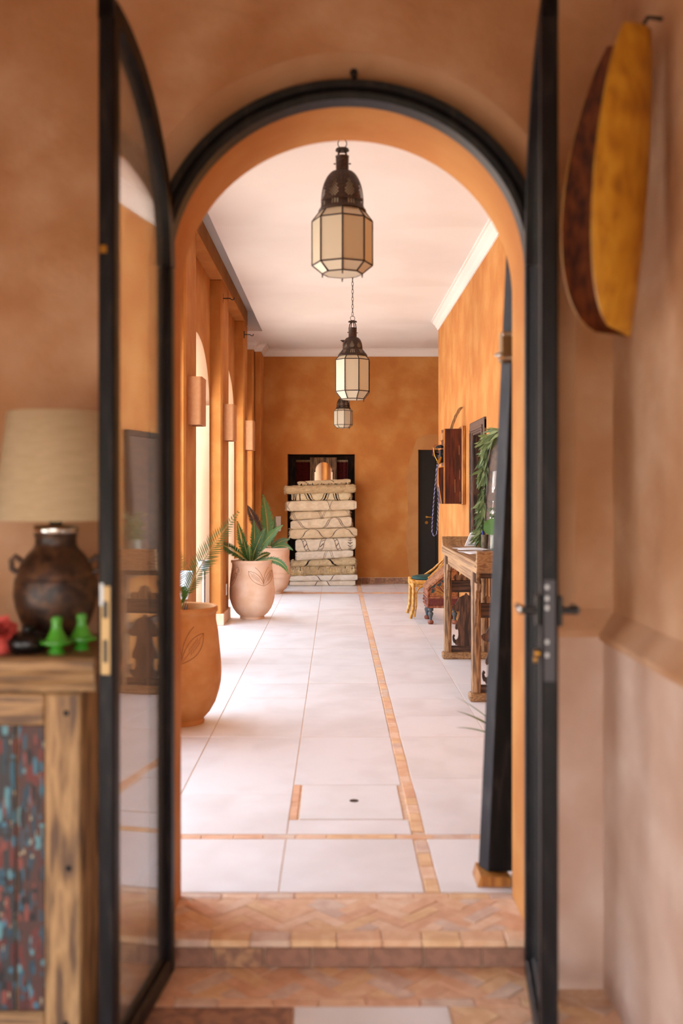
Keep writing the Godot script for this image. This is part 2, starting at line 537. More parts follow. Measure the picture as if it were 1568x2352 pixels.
func build_shell() -> void:
	var st := stn()
	# arch wall between the two rooms
	var outline := PackedVector2Array([Vector2(-2.6, -0.2), Vector2(-0.577, -0.2)])
	var ap := arch_pts(0.04, 0.617, 0.58, 2.22, -0.2, 72)
	ap.reverse()
	outline.append_array(ap)
	outline.append_array(PackedVector2Array([Vector2(1.75, -0.2), Vector2(1.75, 4.3), Vector2(-2.6, 4.3)]))
	prism(st, outline, -3.69, -3.30, Transform3D(), 0.8)
	var skin := PackedVector2Array([Vector2(-2.6, -0.2), Vector2(-0.70, -0.2)])
	var sp := arch_pts(0.04, 0.74, 0.705, 2.22, -0.2, 72)
	sp.reverse()
	skin.append_array(sp)
	skin.append_array(PackedVector2Array([Vector2(1.2, -0.2), Vector2(1.2, 4.0), Vector2(-2.6, 4.0)]))
	prism(st, skin, -3.301, -3.24, Transform3D(), 0.8)
	arch_sweep(st, [Vector2(0.0, 3.301), Vector2(0.075, 3.301), Vector2(0.075, 3.242)], 0.04, 0.665, 0.63, 2.22, -0.2)
	var wf := struct("wall_front", st, M.near, "brown plastered wall around the arched doorway", "wall")
	st = stn()
	bx(st, P(-1.55, 0.0, 3.225), Vector3(1.7, 0.3, 0.03), 0.01)
	obj("skirting", st, M.near, wf)
	st = stn()
	prism(st, PackedVector2Array([Vector2(3.25, -0.1), Vector2(3.25, 1.03), Vector2(3.205, 1.03), Vector2(3.20, -0.1)]), 0.70, 0.91, Transform3D(DY, Vector3.ZERO))
	obj("dado", st, M.dado, wf)
	st = stn()
	prism(st, PackedVector2Array([Vector2(3.25, 1.03), Vector2(3.25, 1.12), Vector2(3.24, 1.115), Vector2(3.20, 1.05), Vector2(3.20, 1.03)]), 0.70, 0.91, Transform3D(DY, Vector3.ZERO))
	obj("dado_ledge", st, M.near, wf)
	st = stn()
	arch_sweep(st, [Vector2(0.0, 3.302), Vector2(-0.004, 3.304), Vector2(-0.004, 3.694), Vector2(0.0, 3.696)], 0.04, 0.617, 0.58, 2.22, 0.0)
	obj("soffit", st, M.hall, wf)

	# the hall side: arcade on the left
	st = stn()
	var ops := [[3.76, 5.66, 2.45, 0.65], [6.40, 8.36, 2.45, 0.65], [9.10, 11.06, 2.45, 0.65], [11.82, 13.75, 2.45, 0.65], [14.32, 15.19, 2.45, 0.4]]
	prism(st, comb(3.68, 16.4, -0.1, 4.3, ops), -1.70, -1.40, Transform3D(DY, Vector3.ZERO), 0.8)
	var wl := struct("wall_left", st, M.hall, "orange plaster arcade of arches open to the courtyard", "wall")
	for pr in [[3.69, 3.74], [5.70, 6.35], [8.40, 9.05], [11.10, 11.78], [13.79, 14.27], [15.24, 16.06]]:
		st = stn()
		var top := 3.86 if pr[0] < 14.5 else 3.79
		bb(st, P(-1.42, 0.0, pr[0]), P(-1.265, top, pr[1]), 0.018)
		obj("pilaster", st, M.hall, wl)
		if pr[0] > 5.0 and pr[0] < 14.5:
			st = stn()
			bb(st, P(-1.41, 0.0, pr[0] - 0.018), P(-1.243, 0.13, pr[1] + 0.018), 0.006)
			obj("skirting", st, M.terracotta, wl)
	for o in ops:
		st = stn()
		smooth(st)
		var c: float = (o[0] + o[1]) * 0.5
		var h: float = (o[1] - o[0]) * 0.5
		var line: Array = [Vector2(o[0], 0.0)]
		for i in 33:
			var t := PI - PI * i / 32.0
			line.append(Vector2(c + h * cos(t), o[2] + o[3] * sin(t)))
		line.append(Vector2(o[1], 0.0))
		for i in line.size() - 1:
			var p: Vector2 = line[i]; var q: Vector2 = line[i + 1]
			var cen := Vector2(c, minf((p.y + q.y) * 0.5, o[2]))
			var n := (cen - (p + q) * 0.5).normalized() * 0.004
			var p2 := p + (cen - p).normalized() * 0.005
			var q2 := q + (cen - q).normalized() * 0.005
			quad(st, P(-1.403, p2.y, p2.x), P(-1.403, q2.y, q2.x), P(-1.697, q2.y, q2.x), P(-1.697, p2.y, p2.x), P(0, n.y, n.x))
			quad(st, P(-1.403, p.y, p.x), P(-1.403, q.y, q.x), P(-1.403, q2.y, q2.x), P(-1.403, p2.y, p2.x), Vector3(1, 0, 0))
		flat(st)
		obj("sunlit_reveal", st, M.sunlit_reveal, wl)
	st = stn()
	bb(st, P(-1.41, 3.85, 3.69), P(-1.262, 4.1, 14.27), 0.012)
	obj("beam", st, M.hall, wl)

	# right wall with a door opening, and the alcove beyond its end
	st = stn()
	prism(st, comb(3.68, 13.42, -0.1, 4.3, [[9.24, 10.02, 2.08, 0.0]]), 1.38, 1.75, Transform3D(DY, Vector3.ZERO))
	struct("wall_right", st, M.hall, "sunny orange plaster wall along the right of the hall", "wall")
	st = stn()
	bb(st, P(2.4, -0.1, 13.3), P(2.7, 4.3, 16.5), 0.0)
	bb(st, P(1.7, -0.1, 13.2), P(2.7, 4.3, 13.42), 0.0)
	struct("wall_alcove", st, M.hall, "orange plaster side of the alcove by the dark far door", "wall")
	# back wall with the niche and a door
	st = stn()
	prism(st, comb(-1.75, 2.7, -0.1, 4.3, [[-0.778, 0.308, 2.089, 0.0], [1.325, 2.2, 2.159, 0.0]]), -16.35, -16.05)
	var wb := struct("wall_back", st, M.hall, "deep orange plaster wall at the far end", "wall")
	st = stn()
	bb(st, P(-1.262, 0.0, 15.48), P(-1.163, 3.79, 16.07), 0.012)
	obj("pilaster", st, M.hall, wb)
	st = stn()
	prism(st, PackedVector2Array([Vector2(1.20, 0.0), Vector2(1.326, 0.0), Vector2(1.326, 2.16), Vector2(1.9, 2.16), Vector2(1.9, 2.42), Vector2(1.42, 2.40), Vector2(1.3, 2.33), Vector2(1.19, 2.0), Vector2(1.13, 1.7), Vector2(1.16, 1.2), Vector2(1.12, 0.7)]), -16.055, -16.047)
	obj("plaster_patch", st, tex_mat(noise_tex(26, 0.01, [hexc("b27a44"), hexc("bb844c")], [0.3, 0.7], 256), Vector3.ONE * 0.8, 0.9, true), wb)
	st = stn()
	for q in [[-0.9, -0.778, 0.0, 2.2], [0.308, 0.43, 0.0, 2.2]]:
		bb(st, P(q[0], q[2], 16.3), P(q[1], q[3], 17.0), 0.0)
	bb(st, P(-0.9, 2.089, 16.3), P(0.43, 2.3, 17.0), 0.0)
	bb(st, P(-0.9, -0.1, 16.3), P(0.43, 0.0, 17.0), 0.0)
	bb(st, P(-0.9, -0.1, 16.95), P(0.43, 2.3, 17.1), 0.0)
	obj("niche_lining", st, M.darkwood, wb)
	# little tiles along the foot of the back wall
	st = stn()
	bb(st, P(0.30, 0.0, 16.04), P(1.325, 0.105, 16.06), 0.0)
	var bs := struct("baseboard_back", st, M.bed, "row of small worn tiles along the foot of the far wall", "baseboard")
	var tx := 0.305
	var k := 0
	while tx < 1.30:
		st = stn()
		bb(st, P(tx, 0.003, 16.032), P(minf(tx + 0.105, 1.322), 0.1, 16.045), 0.003)
		obj("tile", st, M["oldbrick%d" % [0, 1, 2, 1, 2, 0, 0, 2, 1, 0][k % 10]], bs)
		tx += 0.109
		k += 1

	# ceiling, with the slot along the arcade that rises above it
	st = stn()
	bb(st, P(-1.05, 3.78, 3.60), P(2.7, 4.35, 16.5), 0.0)
	bb(st, P(-1.8, 3.78, 14.25), P(-1.05, 4.35, 16.5), 0.0)
	var ce := struct("ceiling", st, M.ceiling, "pale smooth plaster ceiling of the long hall", "ceiling")
	st = stn()
	bb(st, P(-1.8, 4.06, 3.60), P(-1.0, 4.35, 14.3), 0.0)
	obj("slot_top", st, M.pocket, ce)
	# cornice
	st = stn()
	var cp := PackedVector2Array([Vector2(0, 0), Vector2(0.015, 0.0), Vector2(0.018, 0.02), Vector2(0.03, 0.03), Vector2(0.045, 0.06), Vector2(0.075, 0.085), Vector2(0.08, 0.10), Vector2(0.10, 0.104), Vector2(0.10, 0.125), Vector2(0, 0.125)])
	var flip := Basis(Vector3(-1, 0, 0), Vector3(0, 1, 0), Vector3(0, 0, -1))
	prism(st, cp, 3.69, 13.42, Transform3D(flip, Vector3(1.381, 3.658, 0)))
	var tr := struct("trim_1", st, M.cornice, "white moulded cornice along the top of the right wall", "cornice")
	tr.set_meta("kind", "structure")
	st = stn()
	# mitred sweep along the stepped back wall: corner (x, d), mitre offset (x, d)
	var path := [[-1.40, 15.24, 0.0, -1.0], [-1.265, 15.24, 1.0, -1.0], [-1.265, 15.48, 1.0, -1.0], [-1.163, 15.48, 1.0, -1.0], [-1.163, 16.05, 1.0, -1.0], [2.4, 16.05, 0.0, -1.0]]
	for a in path.size() - 1:
		for b in cp.size():
			var p := cp[b]; var q := cp[(b + 1) % cp.size()]
			var A: Array = path[a]; var B: Array = path[a + 1]
			var dir := Vector3(B[0] - A[0], 0, -(B[1] - A[1])).normalized()
			var outn := Vector3.UP.cross(dir) * (1.0 if Vector3.UP.cross(dir).dot(Vector3(1, 0, 1)) > 0 else -1.0)
			var e := q - p
			quad(st, P(A[0] + A[2] * p.x, 3.658 + p.y, A[1] + A[3] * p.x), P(B[0] + B[2] * p.x, 3.658 + p.y, B[1] + B[3] * p.x), P(B[0] + B[2] * q.x, 3.658 + q.y, B[1] + B[3] * q.x), P(A[0] + A[2] * q.x, 3.658 + q.y, A[1] + A[3] * q.x), outn * e.y - Vector3.UP * e.x)
	struct("trim_2", st, M.cornice, "white moulded cornice stepping along the top of the far wall", "cornice")

	# near room, closed around the camera
	st = stn()
	bb(st, P(0.90, -0.2, -2.2), P(1.2, 3.9, 3.3), 0.0)
	var wr2 := struct("wall_right", st, M.near, "brown plastered near wall with a sloped dado ledge, behind the yellow trough", "wall")
	st = stn()
	prism(st, PackedVector2Array([Vector2(0.91, -0.1), Vector2(0.858, -0.1), Vector2(0.858, 1.02), Vector2(0.91, 1.02)]), -3.24, 2.1)
	obj("dado", st, M.dado, wr2)
	st = stn()
	prism(st, PackedVector2Array([Vector2(0.91, 1.02), Vector2(0.845, 1.02), Vector2(0.845, 1.04), Vector2(0.898, 1.105), Vector2(0.91, 1.11)]), -3.24, 2.1)
	obj("dado_ledge", st, M.near, wr2)
	st = stn()
	bb(st, P(-2.6, -0.2, 2.0), P(-2.3, 3.9, 3.3), 0.0)
	bb(st, P(-2.6, -0.2, -2.2), P(-2.3, 3.9, -1.8), 0.0)
	bb(st, P(-2.6, -0.2, -1.9), P(-2.3, 0.1, 2.1), 0.0)
	bb(st, P(-2.6, 1.45, -1.9), P(-2.3, 3.9, 2.1), 0.0)  # unseen window opening, added to brighten the near room
	struct("wall_left", st, M.near, "brown plastered near wall with an unseen low window added for light, left of the viewer", "wall")
	st = stn()
	bb(st, P(-2.6, -0.2, -2.4), P(-2.28, 3.9, -2.1), 0.0)
	bb(st, P(0.8, -0.2, -2.4), P(1.2, 3.9, -2.1), 0.0)
	bb(st, P(-2.3, 2.25, -2.4), P(0.9, 3.9, -2.1), 0.0)  # unseen doorway opening, sized to let daylight onto the arch wall
	struct("wall_rear", st, M.near, "brown plastered wall with an unseen wide doorway added for light, behind the viewer", "wall")
	st = stn()
	bb(st, P(-2.6, 3.5, -2.4), P(1.2, 3.9, 3.3), 0.0)
	struct("ceiling", st, M.near, "brown plastered ceiling of the near room", "ceiling")

	# outside
	st = stn()
	bb(st, P(-40.0, -0.3, -2.2), P(-1.69, -0.03, 40.0), 0.0)
	struct("ground", st, M.sand, "pale sunlit courtyard paving beyond the arches", "ground")
	st = stn()
	bb(st, P(-40.0, -0.3, -30.0), P(12.0, -0.1, -2.39), 0.0)
	struct("ground", st, M.dimmed_yard, "unseen yard behind the near room, darkened to dim its upper walls", "ground")
	st = stn()
	bb(st, P(-14.0, -0.1, 19.0), P(-1.6, 5.0, 19.3), 0.0)
	struct("wall_courtyard", st, M.outside, "pale sunlit courtyard wall beyond the arches", "wall")

# ------------------------------------------------------------------ floors
func herringbone(parent: Node, lo: Vector2, hi: Vector2, y1: float, w: float, ratio: int, gap: float, mats: Array, ang := PI / 4) -> void:
	var region := rect(lo.x, lo.y, hi.x, hi.y)
	var c := (lo + hi) * 0.5
	var reach := (hi - lo).length()
	var n := int(reach / w) + ratio + 2
	for a in range(-n, n):
		for b in range(-n / ratio - 1, n / ratio + 2):
			for v in 2:
				var o := Vector2(a + b * ratio, a - b * ratio)
				var r0 := o if v == 0 else o + Vector2(0, 1)
				var r1 := r0 + (Vector2(ratio, 1) if v == 0 else Vector2(1, ratio))
				var q := PackedVector2Array()
				for k in [Vector2(r0.x * w + gap, r0.y * w + gap), Vector2(r1.x * w - gap, r0.y * w + gap), Vector2(r1.x * w - gap, r1.y * w - gap), Vector2(r0.x * w + gap, r1.y * w - gap)]:
					q.append(k.rotated(ang) + c)
				if (q[0] - c).length() > reach:
					continue
				for piece in Geometry2D.intersect_polygons(q, region):
					var ar := 0.0
					for i in piece.size():
						ar += piece[i].cross(piece[(i + 1) % piece.size()])
					if absf(ar) * 0.5 < 0.0003:
						continue
					var st := stn()
					paver(st, piece, y1 - 0.022, y1 + rng.randf_range(-0.002, 0.0015))
					obj("brick", st, M[mats[rng.randi() % mats.size()]], parent)

func build_floors() -> void:
	var st := stn()
	bb(st, P(-1.70, -0.2, 3.68), P(2.45, -0.005, 16.5), 0.0)
	var fl := struct("floor", st, M.bed, "hall floor of large pale stone tiles with a terracotta brick strip", "floor")
	var tile := func(x0: float, x1: float, d0: float, d1: float, g := 0.0015) -> void:
		var t := stn()
		bb(t, P(x0 + g, -0.024, d0 + g), P(x1 - g, rng.randf_range(-0.0008, 0.0008), d1 - g), 0.0012)
		obj("tile", t, M["tile%d" % (rng.randi() % 3)], fl)
	var brick := func(x0: float, x1: float, d0: float, d1: float) -> void:
		var t := stn()
		bb(t, P(x0, -0.024, d0), P(x1, rng.randf_range(-0.001, 0.0015), d1), 0.002)
		obj("brick", t, M["brick%d" % (rng.randi() % 5)], fl)
	var cols := [[-1.70, -1.31], [-1.31, -0.765], [-0.765, -0.214], [-0.214, 0.332], [0.392, 0.925], [0.925, 1.38]]
	var rows_l := [3.725, 4.297, 4.353, 4.923, 6.078, 7.22, 7.762, 8.6, 9.452, 10.3, 11.15, 11.95, 12.72, 13.6, 14.5, 14.75, 15.4, 16.05]
	var rows_m := [3.725, 4.297, 4.353, 4.544, 5.09, 6.078, 7.22, 7.762, 8.6, 9.452, 10.3, 11.15, 11.95, 12.72, 13.6, 14.5, 14.75, 15.4, 16.05]
	var rows_r := [3.725, 4.297, 4.353, 5.2, 6.078, 6.636, 7.22, 7.762, 8.6, 9.452, 10.3, 11.15, 11.95, 12.72, 13.6, 14.5, 14.75, 15.4, 16.05]
	for ci in cols.size():
		var rows: Array = rows_m if ci == 3 else rows_r if ci > 3 else rows_l
		for i in rows.size() - 1:
			var d0: float = rows[i]
			var d1: float = rows[i + 1]
			if d1 - d0 < 0.1 or absf(d0 - 14.5) < 0.01:
				continue
			var g0 := 0.0025
			if absf(d0 - 6.078) < 0.01 or absf(d0 - 9.452) < 0.01 or absf(d0 - 7.762) < 0.01:
				d0 += 0.006
			if absf(d1 - 6.078) < 0.01 or absf(d1 - 9.452) < 0.01 or absf(d1 - 7.762) < 0.01:
				d1 -= 0.006
			if ci == 3 and absf(d0 - 4.544) < 0.01:
				# the inspection cover
				tile.call(-0.168, 0.310, 4.556, 5.078)
				brick.call(-0.212, -0.178, 4.55, 4.80)
				brick.call(-0.212, -0.178, 4.81, 5.085)
				var ho := stn()
				lathe(ho, [Vector2(0.0, -0.001), Vector2(0.022, -0.001), Vector2(0.022, 0.0022), Vector2(0.016, 0.0022), Vector2(0.014, 0.001), Vector2(0.0, 0.001)], 16, P(0.088, 0.0, 4.82))
				obj("lifting_hole", ho, M.bronze, fl)
				continue
			tile.call(cols[ci][0], cols[ci][1], d0, d1, g0)
	# alcove tiles
	for i in 4:
		for j in 2:
			tile.call(1.38 + j * 0.52, 1.9 + j * 0.5, 13.45 + i * 0.65, 14.1 + i * 0.65, 0.0025)
	# brick strip along the hall
	var d := 3.73
	while d < 14.48:
		var l := rng.randf_range(0.11, 0.15)
		if not (d < 4.36 and d + l > 4.29):
			var j := rng.randf_range(-0.003, 0.003)
			brick.call(0.336 + j, 0.389 + j, d, minf(d + l - 0.006, 14.49))
		else:
			l = 0.04
		d += l
	# two strips across it
	for row in [[4.300, 4.350], [14.505, 14.62], [14.63, 14.745]]:
		var x := -1.69
		while x < 1.36:
			var l := rng.randf_range(0.12, 0.17)
			brick.call(x, minf(x + l - 0.005, 1.378), row[0], row[1])
			x += l
	d = 14.76
	while d < 16.0:
		brick.call(0.336, 0.389, d, d + 0.12)
		d += 0.126

	# raised threshold in the doorway
	st = stn()
	bb(st, P(-0.577, -0.2, 3.345), P(0.657, -0.006, 3.70), 0.0)
	var th := struct("threshold_step", st, M.bed, "brick step of herringbone pavers under the arch", "step")
	herringbone(th, Vector2(-0.577, 3.40), Vector2(0.657, 3.665), 0.0, 0.052, 3, 0.0012, ["brick0", "brick1", "brick2", "brick3", "brick4"])
	var rowbrick := func(x0: float, x1: float, y0: float, y1: float, d0: float, d1: float, m: String, parent: Node) -> void:
		var t := stn()
		bb(t, P(x0, y0, d0), P(x1, y1, d1), 0.003)
		obj("brick", t, M[m], parent)
	var bx0 := -0.575
	while bx0 < 0.65:
		var l := rng.randf_range(0.13, 0.16)
		rowbrick.call(bx0, minf(bx0 + l - 0.003, 0.655), -0.024, rng.randf_range(-0.001, 0.002), 3.325, 3.398, "brick%d" % (rng.randi() % 5), th)
		rowbrick.call(bx0, minf(bx0 + l - 0.003, 0.655), -0.02, rng.randf_range(0.0, 0.002), 3.667, 3.715, "brick%d" % (rng.randi() % 5), th)
		bx0 += l
	bx0 = -0.575
	while bx0 < 0.65:
		var l := rng.randf_range(0.15, 0.2)
		rowbrick.call(bx0, minf(bx0 + l - 0.004, 0.655), -0.093, -0.028, 3.331, 3.37, "oldbrick%d" % (rng.randi() % 3), th)
		bx0 += l

	# floor of the near room
	st = stn()
	bb(st, P(-2.6, -0.3, -2.4), P(1.2, -0.1, 3.36), 0.0)
	var nf := struct("floor", st, M.bed, "near floor of brick pavers and stone tiles below the step", "floor")
	var mats := ["brick2", "brick3", "brick4", "brick2", "brick0"]
	herringbone(nf, Vector2(-0.66, 3.135), Vector2(0.70, 3.335), -0.094, 0.055, 3, 0.0012, mats)
	bx0 = -0.655
	while bx0 < 0.69:
		var l := rng.randf_range(0.14, 0.17)
		rowbrick.call(bx0, minf(bx0 + l - 0.004, 0.7), -0.118, -0.094 + rng.randf_range(-0.001, 0.001), 3.085, 3.132, mats[rng.randi() % 5], nf)
		bx0 += l
	rowbrick.call(-0.125, 0.347, -0.118, -0.093, 2.45, 3.08, "tile0", nf)
	rowbrick.call(-0.66, -0.132, -0.118, -0.0945, 2.75, 3.08, "oldbrick0", nf)
	rowbrick.call(-0.66, -0.132, -0.118, -0.0945, 2.40, 2.744, "oldbrick2", nf)
	herringbone(nf, Vector2(0.353, 2.55), Vector2(0.86, 3.08), -0.094, 0.075, 2, 0.0015, mats, PI / 4)

# ------------------------------------------------------------------ iron doors in the arch
func leaf_door(called: String, hinge: Vector3, u: Vector3, s: float, label: String) -> Node3D:
	var o := thing(called, hinge, label, "door", "", "structure")
	o.basis = Basis(u, Vector3.UP, u.cross(Vector3.UP))
	var W := 0.608
	var sp := 2.28
	var T := 0.046 * s
	var st := stn()
	bb(st, Vector3(0.0, 0.0, 0.0), Vector3(0.05, sp, T), 0.006)
	tube(st, [Vector3(0.058, 0.05, T * 0.55), Vector3(0.058, sp, T * 0.55)], 0.009, 8)
	obj("hinge_stile", st, M.iron, o)
	st = stn()
	bb(st, Vector3(W - 0.052, 0.0, 0.0), Vector3(W, sp + 0.588, T), 0.006)
	tube(st, [Vector3(W - 0.058, 0.05, T * 0.55), Vector3(W - 0.058, sp + 0.52, T * 0.55)], 0.008, 8)
	obj("latch_stile", st, M.iron, o)
	st = stn()
	bb(st, Vector3(0.05, 0.0, 0.0), Vector3(W - 0.05, 0.06, T), 0.006)
	tube(st, [Vector3(0.05, 0.066, T * 0.55), Vector3(W - 0.05, 0.066, T * 0.55)], 0.008, 8)
	obj("bottom_rail", st, M.iron, o)
	st = stn()
	var poly := PackedVector2Array()
	var inner := PackedVector2Array()
	var n := 36
	for i in n + 1:
		var t := PI - PI * 0.5 * i / n
		poly.append(Vector2(W + W * cos(t), sp + 0.588 * sin(t)))
		inner.append(Vector2(W + (W - 0.054) * cos(t), sp + (0.588 - 0.054) * sin(t)))
	var glass := inner.duplicate()
	inner.reverse()
	poly.append_array(inner)
	prism(st, poly, 0.0, T, Transform3D(), 0.8)
	obj("arched_rail", st, M.iron, o)
	st = stn()
	glass.append(Vector2(W - 0.03, sp + 0.53))
	glass.append(Vector2(W - 0.03, 0.05))
	glass.append(Vector2(0.045, 0.05))
	prism(st, glass, T * 0.50, T * 0.60)
	obj("pane", st, M.glass, o)
	st = stn()
	prism(st, glass, T * 0.76, T * 0.86)
	obj("pane", st, M.glass, o)  # second sheet added to strengthen the reflection in the leaf
	return o

func build_entry_doors() -> void:
	var st := stn()
	arch_sweep(st, [Vector2(-0.002, 3.300), Vector2(0.0, 3.235), Vector2(0.018, 3.228), Vector2(0.024, 3.238), Vector2(0.03, 3.238), Vector2(0.036, 3.222), Vector2(0.056, 3.218), Vector2(0.065, 3.235), Vector2(0.065, 3.300)], 0.04, 0.585, 0.552, 2.22, -0.06, 72)
	var fr := struct("trim_3", st, M.iron, "black iron frame following the arched doorway", "door frame")
	st = stn()
	tube(st, [P(0.06, 2.835, 3.25), P(0.06, 2.842, 3.215)], 0.008, 8)
	lathe(st, [Vector2(0, -0.014), Vector2(0.011, -0.010), Vector2(0.014, 0), Vector2(0.011, 0.010), Vector2(0, 0.014)], 12, P(0.058, 2.845, 3.21))
	obj("bolt", st, M.iron, fr)
	var ul := Vector3(-0.1045, 0, 0.9945)
	var l := leaf_door("door_1", P(-0.522, -0.06, 3.243), ul, 1.0, "left black iron glazed door leaf, swung open beside the lamp cabinet")
	# the strike plate on the edge of the left leaf
	st = stn()
	bx(st, Vector3(0.6085, 1.19, 0.024), Vector3(0.003, 0.235, 0.026), 0.001)
	var pl := obj("strike_plate", st, metal(hexc("a58a63"), 0.45), l)
	pl.set_meta("label", "worn pale metal strike plate")
	st = stn()
	bx(st, Vector3(0.6105, 1.245, 0.024), Vector3(0.002, 0.045, 0.013), 0.0)
	bx(st, Vector3(0.6105, 1.135, 0.024), Vector3(0.002, 0.06, 0.011), 0.0)
	obj("strike_hole", st, M.black, pl)
	st = stn()
	bx(st, Vector3(0.6105, 1.285, 0.034), Vector3(0.002, 0.06, 0.01), 0.0005)
	obj("strike_lip", st, M.steel, pl)
	st = stn()
	bx(st, Vector3(0.609, 2.20, 0.03), Vector3(0.002, 0.02, 0.018), 0.0)
	obj("brass_pin", st, M.brass, l)
	var ur := Vector3(-0.116, 0, 0.9932)
	var r := leaf_door("door_2", P(0.613, -0.06, 3.243), ur, -1.0, "right black iron glazed door leaf with lever handles, swung open")
	# lever handles on both faces of the latch stile
	for s in [1.0, -1.0]:
		st = stn()
		var z0 := 0.0 if s > 0 else -0.046
		bx(st, Vector3(0.580, 1.24, z0 + s * 0.006), Vector3(0.034, 0.082, 0.012), 0.004)
		tube(st, [Vector3(0.580, 1.24, z0), Vector3(0.580, 1.24, z0 + s * 0.05)], 0.010, 10)
		tube(st, [Vector3(0.583, 1.24, z0 + s * 0.046), Vector3(0.56, 1.24, z0 + s * 0.052), Vector3(0.46, 1.238, z0 + s * 0.052)], [0.011, 0.011, 0.008], 10)
		obj("lever_handle", st, M.black, r)
	st = stn()
	tube(st, [Vector3(0.586, 1.244, 0.052), Vector3(0.586, 1.244, 0.058)], 0.014, 12)
	obj("lever_highlight", st, M.chrome, r)  # bright disc painting the highlight on the black lever's end
	st = stn()
	bx(st, Vector3(0.6085, 1.19, -0.023), Vector3(0.003, 0.27, 0.03), 0.001)
	var fp := obj("lock_plate", st, metal(hexc("4e4d50"), 0.5), r)
	fp.set_meta("label", "scuffed grey steel lock plate on the door edge")
	st = stn()
	for q in [1.305, 1.275, 1.25, 1.16, 1.125]:
		st = stn()
		bx(st, Vector3(0.6105, q, -0.016), Vector3(0.002, 0.011, 0.009), 0.0005)
		obj("screw", st, M.steel, fp)
	st = stn()
	tube(st, [Vector3(0.578, 1.125, 0.0), Vector3(0.578, 1.125, 0.014)], 0.010, 12)
	tube(st, [Vector3(0.578, 1.108, 0.008), Vector3(0.578, 1.108, 0.016)], 0.009, 12)
	obj("key", st, M.brass, r)

# ------------------------------------------------------------------ pots and palms on the left
func bez(a: Vector3, b: Vector3, c: Vector3, n: int) -> Array:
	var r: Array = []
	for i in n + 1:
		var t := float(i) / n
		r.append(a.lerp(b, t).lerp(b.lerp(c, t), t))
	return r

# one feather-shaped frond: leaflets in one mesh, the midrib a sub-part
func frond(parent: Node3D, a: Vector3, b: Vector3, c: Vector3, half: float, m: String, start := 0.18, side_hint := Vector3(0, 0, 1), pairs := 34, vee := 0.35, sweep := 0.75, wide := 1.0) -> MeshInstance3D:
	var pts := bez(a, b, c, pairs)
	var st := stn()
	var total := 0.0
	for i in pairs:
		total += (pts[i + 1] - pts[i]).length()
	for i in range(int(pairs * start), pairs + 1):
		var t := float(i) / pairs
		var tan: Vector3 = (pts[mini(i + 1, pairs)] - pts[maxi(i - 1, 0)]).normalized()
		var side := tan.cross(side_hint).normalized()
		var nrm := side.cross(tan).normalized()
		var env := clampf(sin(PI * pow((t - start) / (1.0 - start) * 0.86 + 0.10, 0.8)), 0.15, 1.0)
		for s in [-1.0, 1.0]:
			var L := half * env * rng.randf_range(0.9, 1.08)
			var dir: Vector3 = (side * s + tan * sweep + nrm * vee + Vector3(rng.randf_range(-1, 1), rng.randf_range(-1, 1), rng.randf_range(-1, 1)) * 0.06).normalized()
			blade(st, pts[i], dir, tan.cross(nrm * s).cross(nrm).normalized() if false else dir.cross(nrm).normalized(), L * 1.2, total / pairs * wide, L * 0.06, 3, 0.1)
	var o := obj("frond", st, M[m], parent)
	st = stn()
	var rad: Array = []
	for i in pairs + 1:
		rad.append(lerpf(0.0062, 0.0012, float(i) / pairs))
	tube(st, pts, rad, 6)
	obj("midrib", st, M.rachis if m != "leaf3" else M.leaf3, o)
	return o

# radius of a profile [(r, y)] at height y
func rad_at(prof: Array, y: float) -> float:
	for i in range(1, prof.size()):
		if prof[i].y >= y and prof[i - 1].y <= y and prof[i].y > prof[i - 1].y:
			return lerpf(prof[i - 1].x, prof[i].x, (y - prof[i - 1].y) / (prof[i].y - prof[i - 1].y))
	return prof[prof.size() - 1].x

# a line drawn in the clay: points (angle, y) on the pot's side
func incise(st: SurfaceTool, prof: Array, pts: Array, r := 0.0022) -> void:
	var out: Array = []
	for p in pts:
		var R := rad_at(prof, p.y) + 0.0002
		out.append(Vector3(sin(p.x) * R, p.y, cos(p.x) * R))
	tube(st, out, r, 5)

func curve2(a: Vector2, b: Vector2, c: Vector2, n := 14) -> Array:
	var r: Array = []
	for i in n + 1:
		var t := float(i) / n
		r.append(a.lerp(b, t).lerp(b.lerp(c, t), t))
	return r

